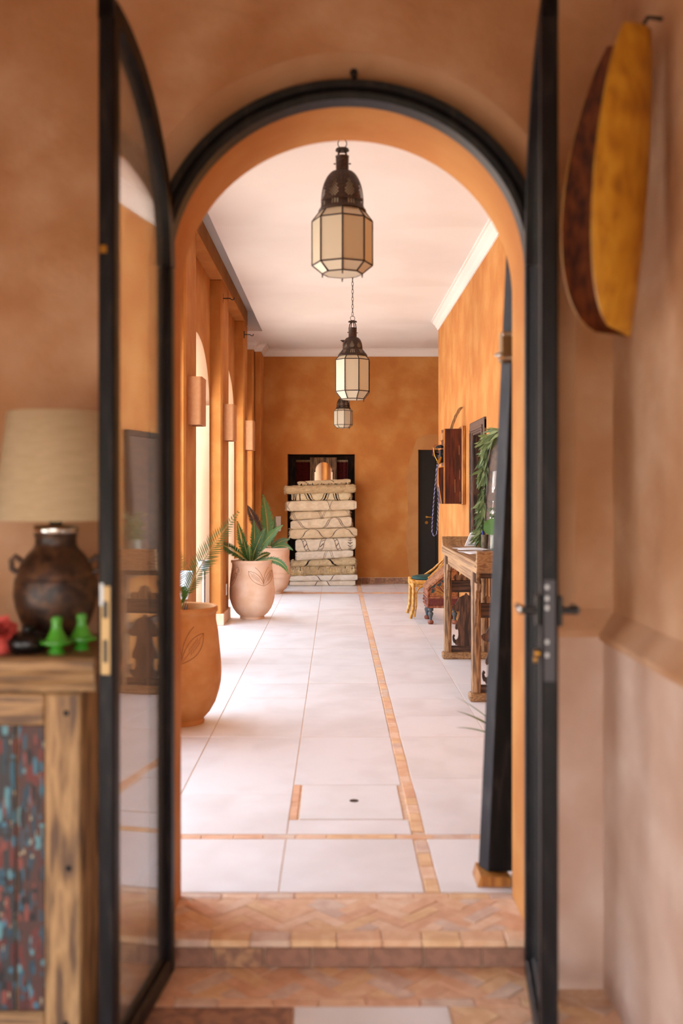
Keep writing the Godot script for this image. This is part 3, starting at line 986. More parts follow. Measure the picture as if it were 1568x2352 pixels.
func pot(at: Vector3, label: String, R: float, H: float, rim: float, foot: float, m: Material) -> Array:
	var o := thing("terracotta_pot", at, label, "plant pot", "terracotta pots along the arcade")
	var prof := [Vector2(0.0, 0.0), Vector2(foot, 0.0), Vector2(foot + 0.004, 0.012), Vector2(foot - 0.002, 0.03), Vector2(lerpf(foot, R, 0.35), H * 0.1), Vector2(lerpf(foot, R, 0.66), H * 0.18), Vector2(R * 0.935, H * 0.27), Vector2(R * 0.985, H * 0.35), Vector2(R, H * 0.43), Vector2(R * 0.99, H * 0.52), Vector2(R * 0.955, H * 0.66), Vector2(R * 0.92, H * 0.78), Vector2(rim * 0.95, H * 0.88), Vector2(rim * 0.95, H * 0.93)]
	var st := stn()
	var full := prof.duplicate()
	full.append_array([Vector2(rim * 0.96, H * 0.945), Vector2(rim * 0.995, H * 0.955), Vector2(rim, H * 0.975), Vector2(rim * 0.99, H * 0.995), Vector2(rim * 0.965, H), Vector2(rim * 0.90, H * 0.992), Vector2(rim * 0.88, H * 0.96), Vector2(rim * 0.85, H * 0.88), Vector2(rim * 0.8, H * 0.84)])
	lathe(st, full, 64)
	obj("body", st, m, o)
	st = stn()
	var soil: Array = [Vector2(rim * 0.86, H * 0.90), Vector2(rim * 0.6, H * 0.915), Vector2(rim * 0.3, H * 0.93), Vector2(0.0, H * 0.935)]
	lathe(st, soil, 32)
	for i in 26:
		var a := rng.randf() * TAU
		var r := rng.randf() * rim * 0.7
		bx(st, Vector3(cos(a) * r, H * 0.925, sin(a) * r), Vector3(0.03, 0.015, 0.018) * rng.randf_range(0.6, 1.3), 0.004, Basis(Vector3(rng.randf(), 1, rng.randf()).normalized(), rng.randf() * TAU))
	obj("soil", st, M.soil, o)
	return [o, prof]

func leaf_motif(o: Node3D, prof: Array, ang: float, y0: float, y1: float, spread: float) -> void:
	var st := stn()
	var base := Vector2(ang, y0)
	for s in [-1.0, 1.0]:
		var tip := Vector2(ang + s * spread, y1)
		var low := curve2(base, Vector2(ang + s * spread * 0.95, lerpf(y0, y1, 0.25)), tip)
		var top := curve2(base + Vector2(0, (y1 - y0) * 0.12), Vector2(ang + s * spread * 0.25, lerpf(y0, y1, 0.95)), tip)
		incise(st, prof, low)
		incise(st, prof, top)
		incise(st, prof, curve2(base + Vector2(0, (y1 - y0) * 0.05), Vector2(ang + s * spread * 0.5, lerpf(y0, y1, 0.55)), tip), 0.0014)
		for i in range(2, 8):
			for k in [0.3, 0.62]:
				var p: Vector2 = low[i + 2].lerp(top[i + 2], k)
				incise(st, prof, [p, p + Vector2(s * 0.02, 0.022)], 0.0014)
		var up := Vector2(ang + s * spread * 0.55, lerpf(y0, y1, 1.25))
		incise(st, prof, curve2(base + Vector2(0, (y1 - y0) * 0.2), Vector2(ang + s * 0.02, lerpf(y0, y1, 0.9)), up))
	obj("leaf_motif", st, M.incised, o)

func build_left_things() -> void:
	# near pot, half hidden by the left door leaf
	var p1 := P(-1.0, 0.0, 6.46)
	var r1 := pot(p1, "large ochre terracotta pot darkened as if backlit, with carved leaves, nearest to the arch, holding a sparse palm", 0.258, 0.755, 0.235, 0.145, M.terracotta2)
	leaf_motif(r1[0], r1[1], 0.16, 0.42, 0.60, 0.62)
	var q1 := thing("sago_palm", p1 + Vector3(-0.01, 0.70, 0.0), "sparse palm with one long frond leaning right, in the nearest pot", "palm", "palms in the terracotta pots")
	frond(q1, Vector3(0.0, 0.0, 0), Vector3(0.085, 0.30, 0.0), Vector3(0.385, 0.66, 0.10), 0.095, "leaf1", 0.22, Vector3(0, 0, 1), 46, 0.35, 0.95, 0.5)
	frond(q1, Vector3(-0.02, 0.0, 0.02), Vector3(-0.03, 0.25, 0.05), Vector3(-0.02, 0.47, 0.10), 0.09, "leaf1", 0.2, Vector3(0.3, 0, 1), 34, 0.3, 0.8, 0.5)
	frond(q1, Vector3(-0.03, 0.0, 0), Vector3(-0.10, 0.35, -0.05), Vector3(-0.22, 0.62, -0.15), 0.10, "leaf0", 0.25)
	frond(q1, Vector3(0.01, 0.0, 0.03), Vector3(0.03, 0.16, 0.12), Vector3(0.02, 0.20, 0.30), 0.08, "leaf1", 0.3, Vector3(0, 1, 0.2), 26)
	var stm := stn()
	for i in 14:
		var a := rng.randf() * TAU
		var e := Vector3(cos(a) * 0.05, rng.randf_range(0.02, 0.09), sin(a) * 0.05)
		tube(stm, [Vector3(cos(a) * 0.025, -0.02, sin(a) * 0.025), e], [0.006, 0.002], 5)
	obj("cut_stalks", stm, M.leaf3, q1)

	# second pot
	var p2 := P(-0.983, 0.0, 11.72)
	var r2 := pot(p2, "pale terracotta pot with a round boss and carved leaves, second along the arcade", 0.266, 0.69, 0.248, 0.141, M.terracotta)
	leaf_motif(r2[0], r2[1], 0.62, 0.40, 0.57, 0.72)
	leaf_motif(r2[0], r2[1], -1.25, 0.38, 0.55, 0.55)
	var st := stn()
	var bp := Vector3(sin(-0.62) * 0.24, 0.575, cos(-0.62) * 0.24)
	var ring: Array = []
	for i in 21:
		var a := TAU * i / 20.0
		ring.append(bp + Basis(Vector3.UP, -0.62) * Vector3(cos(a) * 0.032, sin(a) * 0.032, 0.004))
	tube(st, ring, 0.007, 8, false)
	tube(st, [bp + Basis(Vector3.UP, -0.62) * Vector3(-0.012, 0.012, 0), bp + Basis(Vector3.UP, -0.62) * Vector3(0.0, -0.002, 0.014), bp + Basis(Vector3.UP, -0.62) * Vector3(0.012, 0.012, 0)], 0.006, 6)
	obj("boss", st, M.terracotta, r2[0])
	var q2 := thing("sago_palm", p2 + Vector3(-0.015, 0.645, 0.0), "broad green sago palm with many stiff fronds, in the second pot", "palm", "palms in the terracotta pots")
	var k := 11.72 / 2290.0
	for f in [[513, 1231, 532, 1238, 0.66, "leaf0", 0.07], [545, 1188, 557, 1242, -0.02, "leaf1", 0.07], [609, 1202, 583, 1249, 0.06, "leaf0", 0.072], [648, 1196, 604, 1226, 0.0, "leaf1", 0.066], [663, 1303, 645, 1258, 0.16, "leaf1", 0.05], [575, 1240, 575, 1262, 0.2, "leaf2", 0.05], [581, 1186, 587, 1230, -0.12, "leaf0", 0.062], [560, 1225, 566, 1255, 0.10, "leaf0", 0.05], [618, 1262, 600, 1262, -0.15, "leaf0", 0.05]]:
		var tip := Vector3((f[0] - 576) * k, (1283 - f[1]) * k, f[4])
		var mid := Vector3((f[2] - 576) * k, (1283 - f[3]) * k, f[4] * 0.4)
		frond(q2, Vector3(signf(tip.x) * 0.012, 0.0, 0.0), mid, tip, f[6], f[5], 0.12, Vector3(0.15 * signf(tip.x), 0.25, 1).normalized(), 36, 0.15, 0.8)
	st = stn()
	lathe(st, [Vector2(0.05, -0.03), Vector2(0.055, 0.0), Vector2(0.04, 0.03), Vector2(0.0, 0.045)], 12)
	obj("crown_base", st, M.soil, q2)

	# third pot
	var p3 := P(-0.918, 0.0, 14.62)
	var r3 := pot(p3, "banded terracotta pot standing against the rug stack, farthest from the arch", 0.255, 0.67, 0.252, 0.15, M.terracotta)
	st = stn()
	for y in [0.235, 0.305]:
		var rr: float = rad_at(r3[1], y)
		lathe(st, [Vector2(rr - 0.006, y - 0.012), Vector2(rr + 0.007, y - 0.003), Vector2(rr + 0.007, y + 0.003), Vector2(rr - 0.006, y + 0.012)], 56)
	obj("raised_band", st, M.terracotta, r3[0])
	var q3 := thing("sago_palm", p3 + Vector3(-0.07, 0.625, 0.0), "tall sago palm with one upright frond and a dead brown one, in the farthest pot", "palm", "palms in the terracotta pots")
	k = 14.62 / 2290.0
	for f in [[604, 1132, 618, 1200, 0.0, "leaf1", 0.105], [629, 1183, 622, 1225, -0.1, "leaf0", 0.075], [664, 1232, 637, 1236, 0.05, "leaf0", 0.06], [672, 1256, 645, 1236, 0.12, "leaf1", 0.06], [567, 1156, 585, 1188, -0.05, "leaf3", 0.085], [590, 1205, 598, 1232, 0.1, "leaf1", 0.06], [650, 1268, 632, 1248, 0.18, "leaf0", 0.05]]:
		var tip := Vector3((f[0] - 616) * k, (1258 - f[1]) * k, f[4])
		var mid := Vector3((f[2] - 616) * k, (1258 - f[3]) * k, f[4] * 0.4)
		frond(q3, Vector3(signf(tip.x) * 0.012, 0.0, 0.0), mid, tip, f[6], f[5], 0.15, Vector3(0.1, 0.2, 1).normalized(), 36, 0.15, 0.75)

	# ashtray stands in the opening
	for i in 2:
		var at: Vector3 = [P(-1.315, 0.0, 9.95), P(-1.25, 0.0, 8.22)][i]
		var lab: String = ["chrome ashtray stand with a shallow dish, in the archway behind the nearest pot", "chrome stand with a pale cone bowl, half hidden by the near palm frond"][i]
		var o := thing("ashtray_stand", at, lab, "stand", "chrome stands in the archway")
		st = stn()
		lathe(st, [Vector2(0, 0), Vector2(0.12, 0.0), Vector2(0.12, 0.008), Vector2(0.05, 0.016), Vector2(0.024, 0.03), Vector2(0.0, 0.03)], 32)
		obj("base", st, M.chrome, o)
		st = stn()
		tube(st, [Vector3(0, 0.02, 0), Vector3(0, 0.70, 0)], 0.015, 12)
		obj("pole", st, M.steel, o)
		st = stn()
		if i == 0:
			lathe(st, [Vector2(0.0, 0.70), Vector2(0.018, 0.70), Vector2(0.055, 0.745), Vector2(0.06, 0.75), Vector2(0.06, 0.795), Vector2(0.078, 0.80), Vector2(0.078, 0.805), Vector2(0.056, 0.803), Vector2(0.052, 0.76), Vector2(0, 0.755)], 32)
			obj("dish", st, M.steel, o)
		else:
			lathe(st, [Vector2(0.0, 0.60), Vector2(0.03, 0.605), Vector2(0.05, 0.70), Vector2(0.075, 0.83), Vector2(0.078, 0.835), Vector2(0.07, 0.83), Vector2(0.045, 0.71), Vector2(0, 0.70)], 32)
			obj("bowl", st, mat(hexc("d5e2ea"), 0.25), o)

	# plaster sconces on the pilasters, and curtain hooks above
	for i in 3:
		var d: float = [8.50, 11.20, 13.84][i]
		var o := thing("wall_sconce", P(-1.264, 2.065, d + 0.15), ["plaster uplight on the first pilaster past the arch", "plaster uplight on the pilaster beside the second palm", "plaster uplight on the pilaster farthest down the hall"][i], "wall light", "plaster uplights on the pilasters")
		st = stn()
		var outer := PackedVector2Array()
		var innr := PackedVector2Array()
		for c in [[0.122 - 0.03, -0.15 + 0.03, -PI / 2], [0.122 - 0.03, 0.15 - 0.03, 0.0]]:
			for j in 7:
				var a: float = c[2] + PI / 2 * j / 6
				outer.append(Vector2(c[0] + cos(a) * 0.03, c[1] + sin(a) * 0.03))
				innr.append(Vector2(c[0] - 0.004 + cos(a) * 0.018, c[1] + sin(a) * 0.018))
		innr.reverse()
		var u := PackedVector2Array([Vector2(0, -0.15)])
		u.append_array(outer)
		u.append_array(PackedVector2Array([Vector2(0, 0.15), Vector2(0, 0.138)]))
		u.append_array(innr)
		u.append(Vector2(0, -0.138))
		# polygon in (x, z), extruded up
		prism(st, u, 0.0, 0.41, Transform3D(Basis(Vector3(1, 0, 0), Vector3(0, 0, -1), Vector3(0, 1, 0)), Vector3.ZERO), 0.8)
		obj("shell", st, M.sconce, o)
		st = stn()
		prism(st, rect(0.0, -0.139, 0.11, 0.139), 0.012, 0.03, Transform3D(Basis(Vector3(1, 0, 0), Vector3(0, 0, -1), Vector3(0, 1, 0)), Vector3.ZERO))
		obj("bottom_plate", st, M.sconce, o)
	for i in 2:
		var d: float = [11.2, 13.8][i]
		st = stn()
		var y := 3.66
		tube(st, [P(-1.268, y + 0.05, d), P(-1.268, y - 0.05, d)], 0.007, 6)
		tube(st, [P(-1.268, y, d), P(-1.19, y, d), P(-1.165, y - 0.018, d), P(-1.145, y - 0.012, d), P(-1.14, y + 0.008, d)], 0.006, 6)
		tag(obj("curtain_hook", st, M.black), ["small black curtain hook high on the pilaster beside the second palm", "small black curtain hook high on the pilaster farthest down the hall"][i], "hook", "curtain hooks on the pilasters")
	# outlet on the second pilaster
	st = stn()
	bx(st, P(-1.261, 0.36, 11.5), Vector3(0.012, 0.13, 0.08), 0.003)
	var out := obj("wall_socket", st, M.white)
	tag(out, "small white socket low on the pilaster behind the second pot", "socket")
	st = stn()
	bx(st, P(-1.254, 0.36, 11.5), Vector3(0.004, 0.05, 0.05), 0.001)
	obj("socket_face", st, M.pocket, out)

# ------------------------------------------------------------------ the rug stack
func dots(im: Image, pts: Array, w: float, col: Color, on := 0.0, off := 0.0) -> void:
	var run := 0.0
	for i in pts.size() - 1:
		var a: Vector2 = pts[i]
		var b: Vector2 = pts[i + 1]
		var n := int((b - a).length() * 1.5) + 1
		for j in n:
			var p := a.lerp(b, float(j) / n)
			run += (b - a).length() / n
			if off > 0.0 and fmod(run, on + off) > on:
				continue
			var r := int(ceil(w))
			for dx in range(-r, r + 1):
				for dy in range(-r, r + 1):
					if dx * dx + dy * dy <= w * w:
						var q := Vector2i(int(p.x) + dx, int(p.y) + dy)
						if q.x >= 0 and q.y >= 0 and q.x < im.get_width() and q.y < im.get_height():
							im.set_pixel(q.x, q.y, col.lerp(im.get_pixel(q.x, q.y), rng.randf() * 0.25))

func rug_image(base: Color, w: int, h: int, rough: float) -> Image:
	var im := Image.create(w, h, false, Image.FORMAT_RGB8)
	var f := FastNoiseLite.new()
	f.seed = rng.randi() % 1000
	f.frequency = 0.02
	for y in h:
		var row := 1.0 - 0.03 * float((y / 2) % 2)
		for x in w:
			var v := row * (1.0 + 0.07 * f.get_noise_2d(x, y * 3)) * (1.0 + rng.randf_range(-rough, rough))
			im.set_pixel(x, y, Color(base.r * v, base.g * v, base.b * v))
	return im

func rug_mat(im: Image, shag: float) -> StandardMaterial3D:
	var m := StandardMaterial3D.new()
	m.albedo_texture = ImageTexture.create_from_image(im)
	m.roughness = 0.95
	m.metallic_specular = 0.2
	if shag > 0.0:
		m.heightmap_enabled = true
		m.heightmap_texture = M.fine
		m.heightmap_scale = shag
	return m

# edges given in millimetre-like units measured on the stack; y runs down
func rug(i: int, x0: float, x1: float, tl: float, tr: float, bl: float, br: float, label: String, m: Material, shag: float, front: float) -> Node3D:
	var S := 0.001046
	var fx := func(v: float) -> float: return (v - 986.5) * S
	var fy := func(v: float) -> float: return (2110.0 - v) * 0.001052
	var X0: float = fx.call(x0)
	var X1: float = fx.call(x1)
	var ymid: float = fy.call((bl + br) * 0.5)
	var o := thing("folded_rug", P((X0 + X1) * 0.5, ymid, 15.85), label, "rug", "folded rugs stacked in the doorway")
	var st := stn()
	smooth(st)
	var nx := 40
	var f := FastNoiseLite.new()
	f.seed = 100 + i
	f.frequency = 0.9
	var grid: Array = []
	var uvs: Array = []
	var na := 12
	for a in nx + 1:
		var t := float(a) / nx
		var endf := minf(1.0, minf(t, 1.0 - t) * 22.0)
		var yt: float = lerpf(fy.call(tl), fy.call(tr), t) - ymid + f.get_noise_1d(t * 6.0) * 0.008
		var yb: float = maxf(lerpf(fy.call(bl), fy.call(br), t) - ymid + f.get_noise_1d(t * 6.0 + 40.0) * 0.006, 0.001 - ymid)
		var half := (yt - yb) * 0.5 * (0.72 + 0.28 * sqrt(endf)) - 0.0006
		var mid := (yt + yb) * 0.5
		var zf := front + f.get_noise_1d(t * 5.0 + 90.0) * 0.018
		var x := lerpf(X0, X1, t) - (X0 + X1) * 0.5
		var row: Array = []
		var uv: Array = []
		row.append(Vector3(x, mid - half, -0.16)); uv.append(Vector2(t, 1.0))
		for b in na + 1:
			var ang := -PI / 2 + PI * b / na
			var sq := pow(absf(sin(ang)), 0.7) * signf(sin(ang))
			var jit := rng.randf_range(-1, 1) * shag * 0.006
			row.append(Vector3(x + jit, mid + half * sq + jit, zf - half * 0.55 + half * 0.55 * pow(cos(ang), 0.7) + jit))
			uv.append(Vector2(t, 1.0 - float(b) / na))
		row.append(Vector3(x, mid + half, -0.16)); uv.append(Vector2(t, 0.0))
		grid.append(row)
		uvs.append(uv)
	var nb: int = grid[0].size()
	for a in nx:
		for b in nb - 1:
			var A: Vector3 = grid[a][b]; var B: Vector3 = grid[a + 1][b]; var C: Vector3 = grid[a + 1][b + 1]; var D: Vector3 = grid[a][b + 1]
			var out := Vector3(0, 0, 1)
			if b == 0: out = Vector3.DOWN
			if b == nb - 2: out = Vector3.UP
			quad(st, A, B, C, D, out, uvs[a][b], uvs[a + 1][b], uvs[a + 1][b + 1], uvs[a][b + 1])
	for e in [0, nx]:
		var c := Vector3.ZERO
		for p in grid[e]: c += p / nb
		smooth(st)
		for b in nb - 1:
			tri(st, c, grid[e][b], grid[e][b + 1], Vector3(-1 if e == 0 else 1, 0, 0), Vector2(0.0, 0.5), uvs[0][b], uvs[0][b + 1])
	flat(st)
	for a in nx:
		quad(st, grid[a][0], grid[a + 1][0], grid[a + 1][nb - 1], grid[a][nb - 1], Vector3(0, 0, -1), Vector2(0, 0.98), Vector2(1, 0.98), Vector2(1, 1), Vector2(0, 1))
	obj("wool", st, m, o)
	return o

func rug_fringe(o: Node3D, x: float, y0: float, y1: float, z: float, s: float, n: int, length: float, m: Material) -> void:
	var st := stn()
	for i in n:
		var y := rng.randf_range(y0, y1)
		var a := Vector3(x, y, z - rng.randf() * 0.10)
		var d := Vector3(s * rng.randf_range(0.3, 1.0), rng.randf_range(-0.9, 0.3), rng.randf_range(-0.3, 0.7)).normalized() * length * rng.randf_range(0.5, 1.2)
		tube(st, [a - Vector3(s * 0.01, 0, 0), a + d * 0.5 + Vector3(0, 0.008, 0), a + d + Vector3(0, -length * 0.3, 0)], [0.0035, 0.003, 0.0012], 4, false)
	var fr := obj("fringe", st, m, o)
	fr.set_meta("kind", "stuff")

func build_rugs() -> void:
	var dk := hexc("241a18")
	var br := hexc("463230")
	var W := 512
	var H := 96
	var data := [
		[405, 1210, 545, 505, 612, 585, "thin rug with dark motifs laid flat on top of the stack", 0.3, 0.10],
		[232, 1288, 612, 585, 735, 715, "shaggy plain beige rug, second from the top of the stack", 0.9, 0.16],
		[320, 1212, 715, 690, 838, 828, "folded rug with bold black zigzags near the top of the stack", 0.35, 0.13],
		[255, 1298, 838, 828, 1000, 968, "cream rug with a thin dotted crossing just under the bold black zigzags", 0.15, 0.17],
		[322, 1197, 1000, 968, 1136, 1066, "cream rug with double dotted crosses, fifth from the top", 0.15, 0.12],
		[305, 1222, 1136, 1066, 1268, 1235, "cream rug with one broad double-dotted peak, sixth from the top", 0.15, 0.14],
		[300, 1308, 1268, 1235, 1412, 1380, "cream rug with a single dotted wave, at the middle of the stack", 0.15, 0.17],
		[378, 1286, 1412, 1380, 1602, 1572, "thick rug with ladder zigzags and a side border of sprigs", 0.15, 0.15],
		[378, 1247, 1602, 1572, 1742, 1680, "pale rug with one narrow dotted peak below the ladder zigzags", 0.15, 0.14],
		[330, 1282, 1742, 1680, 1822, 1806, "tufted rug with two short black strokes below the pale rug", 0.7, 0.16],
		[298, 1278, 1822, 1806, 1962, 1935, "shaggy long-fringed rug with dark flecks, third from the floor", 1.0, 0.17],
		[292, 1312, 1962, 1935, 2040, 2026, "smooth cream rug with dark lines meeting below, second from the floor", 0.1, 0.18],
		[290, 1280, 2040, 2026, 2110, 2110, "smooth cream rug with dark lines parting, lowest on the floor", 0.1, 0.16]]
	for i in data.size():
		var q: Array = data[i]
		var base: Color = [hexc("c9ad86"), hexc("c4a67c"), hexc("d1bb95"), hexc("d6bf9f"), hexc("d2ba98"), hexc("d8c2a3"), hexc("d2b995"), hexc("d9c8ae"), hexc("dacab2"), hexc("cfb68d"), hexc("cbad7c"), hexc("ddd0bd"), hexc("dccdb8")][i]
		var im := rug_image(base, W, H, 0.04 if q[7] < 0.3 else 0.12)
		var L: float = q[1] - q[0]
		# picture columns follow the measured stack: sx turns its x into the rug's u
		var sx := func(v: float) -> float: return (v - q[0]) / L * W
		var V := func(a: float, b: float) -> Vector2: return Vector2((a - q[0]) / L * W, b * H)
		match i:
			0:
				for k in 40:
					var x := rng.randf_range(0, W)
					dots(im, [Vector2(x, H * rng.randf_range(0.5, 0.95)), Vector2(x + rng.randf_range(-14, 14), H * rng.randf_range(0.6, 0.95))], 3.0, dk)
				for x in [500, 900]:
					dots(im, [V.call(x, 0.1), V.call(x + 50, 0.5)], 3.0, dk, 5, 4)
			2:
				for ln in [[[475, 0], [600, 1]], [[560, 0], [680, 1]], [[855, 0], [740, 1]], [[915, 0], [830, 1]], [[920, 0], [990, 1]], [[990, 0], [1060, 1]]]:
					dots(im, [V.call(ln[0][0], ln[0][1]), V.call(ln[1][0], ln[1][1])], 2.6, dk, 8, 1.2)
				for ln in [[[520, 0], [640, 1]], [[885, 0], [785, 1]], [[955, 0], [1025, 1]]]:
					dots(im, [V.call(ln[0][0], ln[0][1]), V.call(ln[1][0], ln[1][1])], 6.0, dk, 7, 7)
				for x in [340, 365, 440]:
					dots(im, [V.call(x, 0), V.call(x + 10, 1)], 4.0, dk, 9, 2)
				dots(im, [V.call(400, 0.1), V.call(380, 0.9)], 2.5, dk, 9, 4)
				dots(im, [V.call(1200, 0.6), V.call(1170, 1.0)], 3.0, dk, 6, 3)
			3:
				dots(im, [V.call(310, 0.02), V.call(262, 0.5), V.call(330, 1.0)], 1.8, br, 4, 3)
				dots(im, [V.call(835, 0.0), V.call(940, 1.0)], 1.8, br, 4, 3)
				dots(im, [V.call(950, 0.0), V.call(860, 1.0)], 1.8, br, 4, 3)
				dots(im, [V.call(1262, 0.05), V.call(1262, 0.95)], 1.2, br, 3, 5)
			4:
				for e in [0, 22]:
					dots(im, [V.call(352 + e, 0.0), V.call(328 + e, 0.35), V.call(400 + e, 0.95)], 1.6, br, 3, 3)
					dots(im, [V.call(700 + e, 0.0), V.call(790 + e, 1.0)], 1.6, br, 3, 3)
					dots(im, [V.call(850 + e, 0.0), V.call(740 + e, 1.0)], 1.6, br, 3, 3)
					dots(im, [V.call(1105 + e, 0.0), V.call(1170 + e, 0.55), V.call(1190, 0.7)], 1.6, br, 3, 3)
			5:
				for e in [0, 26]:
					dots(im, [V.call(350 + e, 0.0), V.call(450 + e, 0.5), V.call(560 + e, 1.0)], 1.8, br, 3, 2.5)
					dots(im, [V.call(745 + e, 1.0), V.call(850 + e, 0.5), V.call(935 + e, 0.0)], 1.7, br, 5, 1)
					dots(im, [V.call(965 + e, 0.0), V.call(1050 + e, 0.5), V.call(1150 + e, 1.0)], 1.7, br, 5, 1)
			6:
				dots(im, [V.call(430, 0.95), V.call(520, 0.45), V.call(610, 0.05), V.call(700, 0.25), V.call(800, 0.75), V.call(870, 1.0)], 2.4, br, 3.5, 5)
				dots(im, [V.call(870, 1.0), V.call(960, 0.5), V.call(1070, 0.05), V.call(1180, 0.35), V.call(1300, 0.85)], 2.4, br, 3.5, 5)
			7:
				for ln in [[445, 560], [495, 615], [800, 690], [860, 750], [925, 1040], [975, 1095]]:
					dots(im, [V.call(ln[0], 0.0), V.call(ln[1], 1.0)], 1.6, br, 6, 0.5)
				for ln in [[445, 560, 50, 55], [800, 690, 60, 60], [925, 1040, 50, 55]]:
					for k in 5:
						var t := (k + 0.5) / 5.0
						var xx := lerpf(ln[0], ln[1], t)
						dots(im, [V.call(xx + 6, t + 0.07), V.call(xx + ln[2] - 4, t - 0.04)], 1.5, br)
				dots(im, [V.call(1205, 0.0), V.call(1200, 1.0)], 1.3, br)
				for k in 9:
					var t := (k + 0.5) / 9.0
					dots(im, [V.call(1172, t - 0.05), V.call(1203, t), V.call(1238, t - 0.05)], 1.8, br, 5, 3)
			8:
				for e in [0, 24]:
					dots(im, [V.call(850 + e, 0.0), V.call(775 + e, 1.0)], 1.5, br, 3, 2.5)
					dots(im, [V.call(880 + e, 0.0), V.call(950 + e, 1.0)], 1.5, br, 3, 2.5)
				for k in 10:
					dots(im, [V.call(383, k / 10.0), V.call(398, k / 10.0)], 1.0, br)
			9:
				dots(im, [V.call(610, 0.0), V.call(560, 0.5), V.call(500, 1.0)], 6.0, dk, 7, 6)
				dots(im, [V.call(860, 0.0), V.call(930, 0.5), V.call(1030, 1.0)], 6.0, dk, 7, 6)
			10:
				for x in [350, 385, 440, 740, 905, 1130, 1230]:
					dots(im, [V.call(x, 0.15), V.call(x + rng.randf_range(-20, 20), 0.45)], 3.5, dk, 6, 4)
				for k in 260:
					var p := Vector2(rng.randf() * W, rng.randf() * H * 0.75)
					dots(im, [p, p + Vector2(rng.randf_range(-4, 4), 14)], 1.2, base.lerp(Color.WHITE if rng.randf() < 0.5 else hexc("8a6a3e"), 0.35))
			11:
				dots(im, [V.call(665, 0.0), V.call(720, 0.4), V.call(790, 1.0)], 2.6, br)
				dots(im, [V.call(975, 0.0), V.call(930, 0.5), V.call(870, 1.0)], 2.6, br)
			12:
				dots(im, [V.call(725, 0.0), V.call(690, 0.5), V.call(655, 1.0)], 2.6, br)
				dots(im, [V.call(830, 0.0), V.call(870, 0.5), V.call(915, 1.0)], 2.6, br)
		var o := rug(i, q[0], q[1], q[2], q[3], q[4], q[5], q[6], rug_mat(im, 0.8 if q[7] > 0.5 else 0.15), q[7], q[8])
		var hw: float = L * 0.5 * 0.001046
		var hh: float = ((q[4] + q[5]) - (q[2] + q[3])) * 0.5 * 0.00105
		if i in [1, 3, 4, 6, 9, 10]:
			rug_fringe(o, -hw + 0.012, 0.01, hh - 0.01, q[8] - 0.02, -1.0, 45, 0.05, M.fringe)
		if i in [2, 4, 5, 9, 10]:
			rug_fringe(o, hw - 0.012, 0.01, hh - 0.01, q[8] - 0.02, 1.0, 40, 0.045, M.fringe)
		if i == 10:
			var st := stn()
			for k in 420:
				var t := rng.randf()
				var a := Vector3(lerpf(-hw * 0.92, hw * 0.97, t), hh * rng.randf_range(0.35, 1.0), q[8] - 0.012)
				var d := Vector3(rng.randf_range(-0.5, 0.5), -1.0, rng.randf_range(0.1, 0.8)).normalized() * rng.randf_range(0.02, 0.045)
				tube(st, [a, a + d * 0.5 + Vector3(0, 0, 0.008), a + d], [0.0035, 0.003, 0.0015], 4, false)
			var tf := obj("tufts", st, M.fringe, o)
			tf.set_meta("kind", "stuff")
	# the dark niche behind: red hangings and a wooden panel with a keyhole-arch mirror
	for s in 2:
		var x0: float = [-0.66, -0.03][s]
		var x1: float = [-0.42, 0.20][s]
		var st := stn()
		smooth(st)
		var n := 24
		for a in n:
			var xa := lerpf(x0, x1, float(a) / n)
			var xb := lerpf(x0, x1, float(a + 1) / n)
			var za := -16.62 + 0.012 * sin(xa * 90.0)
			var zb := -16.62 + 0.012 * sin(xb * 90.0)
			quad(st, Vector3(xa, 1.2, za), Vector3(xb, 1.2, zb), Vector3(xb, 2.0, zb), Vector3(xa, 2.0, za), Vector3(0, 0, 1))
			quad(st, Vector3(xa, 1.2, za - 0.01), Vector3(xb, 1.2, zb - 0.01), Vector3(xb, 2.0, zb - 0.01), Vector3(xa, 2.0, za - 0.01), Vector3(0, 0, -1))
		var h := obj("red_hanging", st, M.redcloth)
		tag(h, ["dark red textile hung left of the arched mirror in the niche", "dark red textile hung right of the arched mirror in the niche"][s], "textile", "red textiles hung in the niche")
		rug_fringe(h, 0, 0, 0, 0, 1, 0, 0.1, M.fringe) if false else null
		st = stn()
		for k in 26:
			var x := lerpf(x0, x1, (k + 0.5) / 26.0)
			tube(st, [Vector3(x, 2.01, -16.595), Vector3(x + rng.randf_range(-0.006, 0.006), 1.975, -16.59)], [0.004, 0.003], 4, false)
		obj("fringe", st, M.fringe, h)
	var pm := thing("mirror_panel", P(-0.205, 1.1, 16.56), "brown wooden panel holding a keyhole-arch mirror above the rug stack", "mirror", "", "", -0.07)
	var st2 := stn()
	var po := PackedVector2Array([Vector2(-0.22, 0.0), Vector2(-0.152, 0.0), Vector2(-0.152, 0.71)])
	for k in 25:
		var a := PI + 0.2 - (PI + 0.4) * k / 24.0
		po.append(Vector2(cos(a) * 0.136, 0.737 + sin(a) * 0.136))
	po.append_array(PackedVector2Array([Vector2(0.152, 0.71), Vector2(0.152, 0.0), Vector2(0.22, 0.0), Vector2(0.22, 0.95), Vector2(-0.22, 0.95)]))
	prism(st2, po, -0.02, 0.02)
	obj("panel", st2, M.oldwood, pm)
	st2 = stn()
	bb(st2, Vector3(-0.17, 0.0, -0.019), Vector3(0.17, 0.90, -0.012), 0.0)
	obj("mirror_glass", st2, M.mirror, pm)
	# switches
	var sw := thing("light_switch", P(-0.925, 0.85, 16.049), "white double switch plate on the far wall left of the rugs", "switch")
	st2 = stn()
	bx(st2, Vector3(0, 0.118, 0.006), Vector3(0.085, 0.24, 0.012), 0.003)
	obj("plate", st2, M.white, sw)
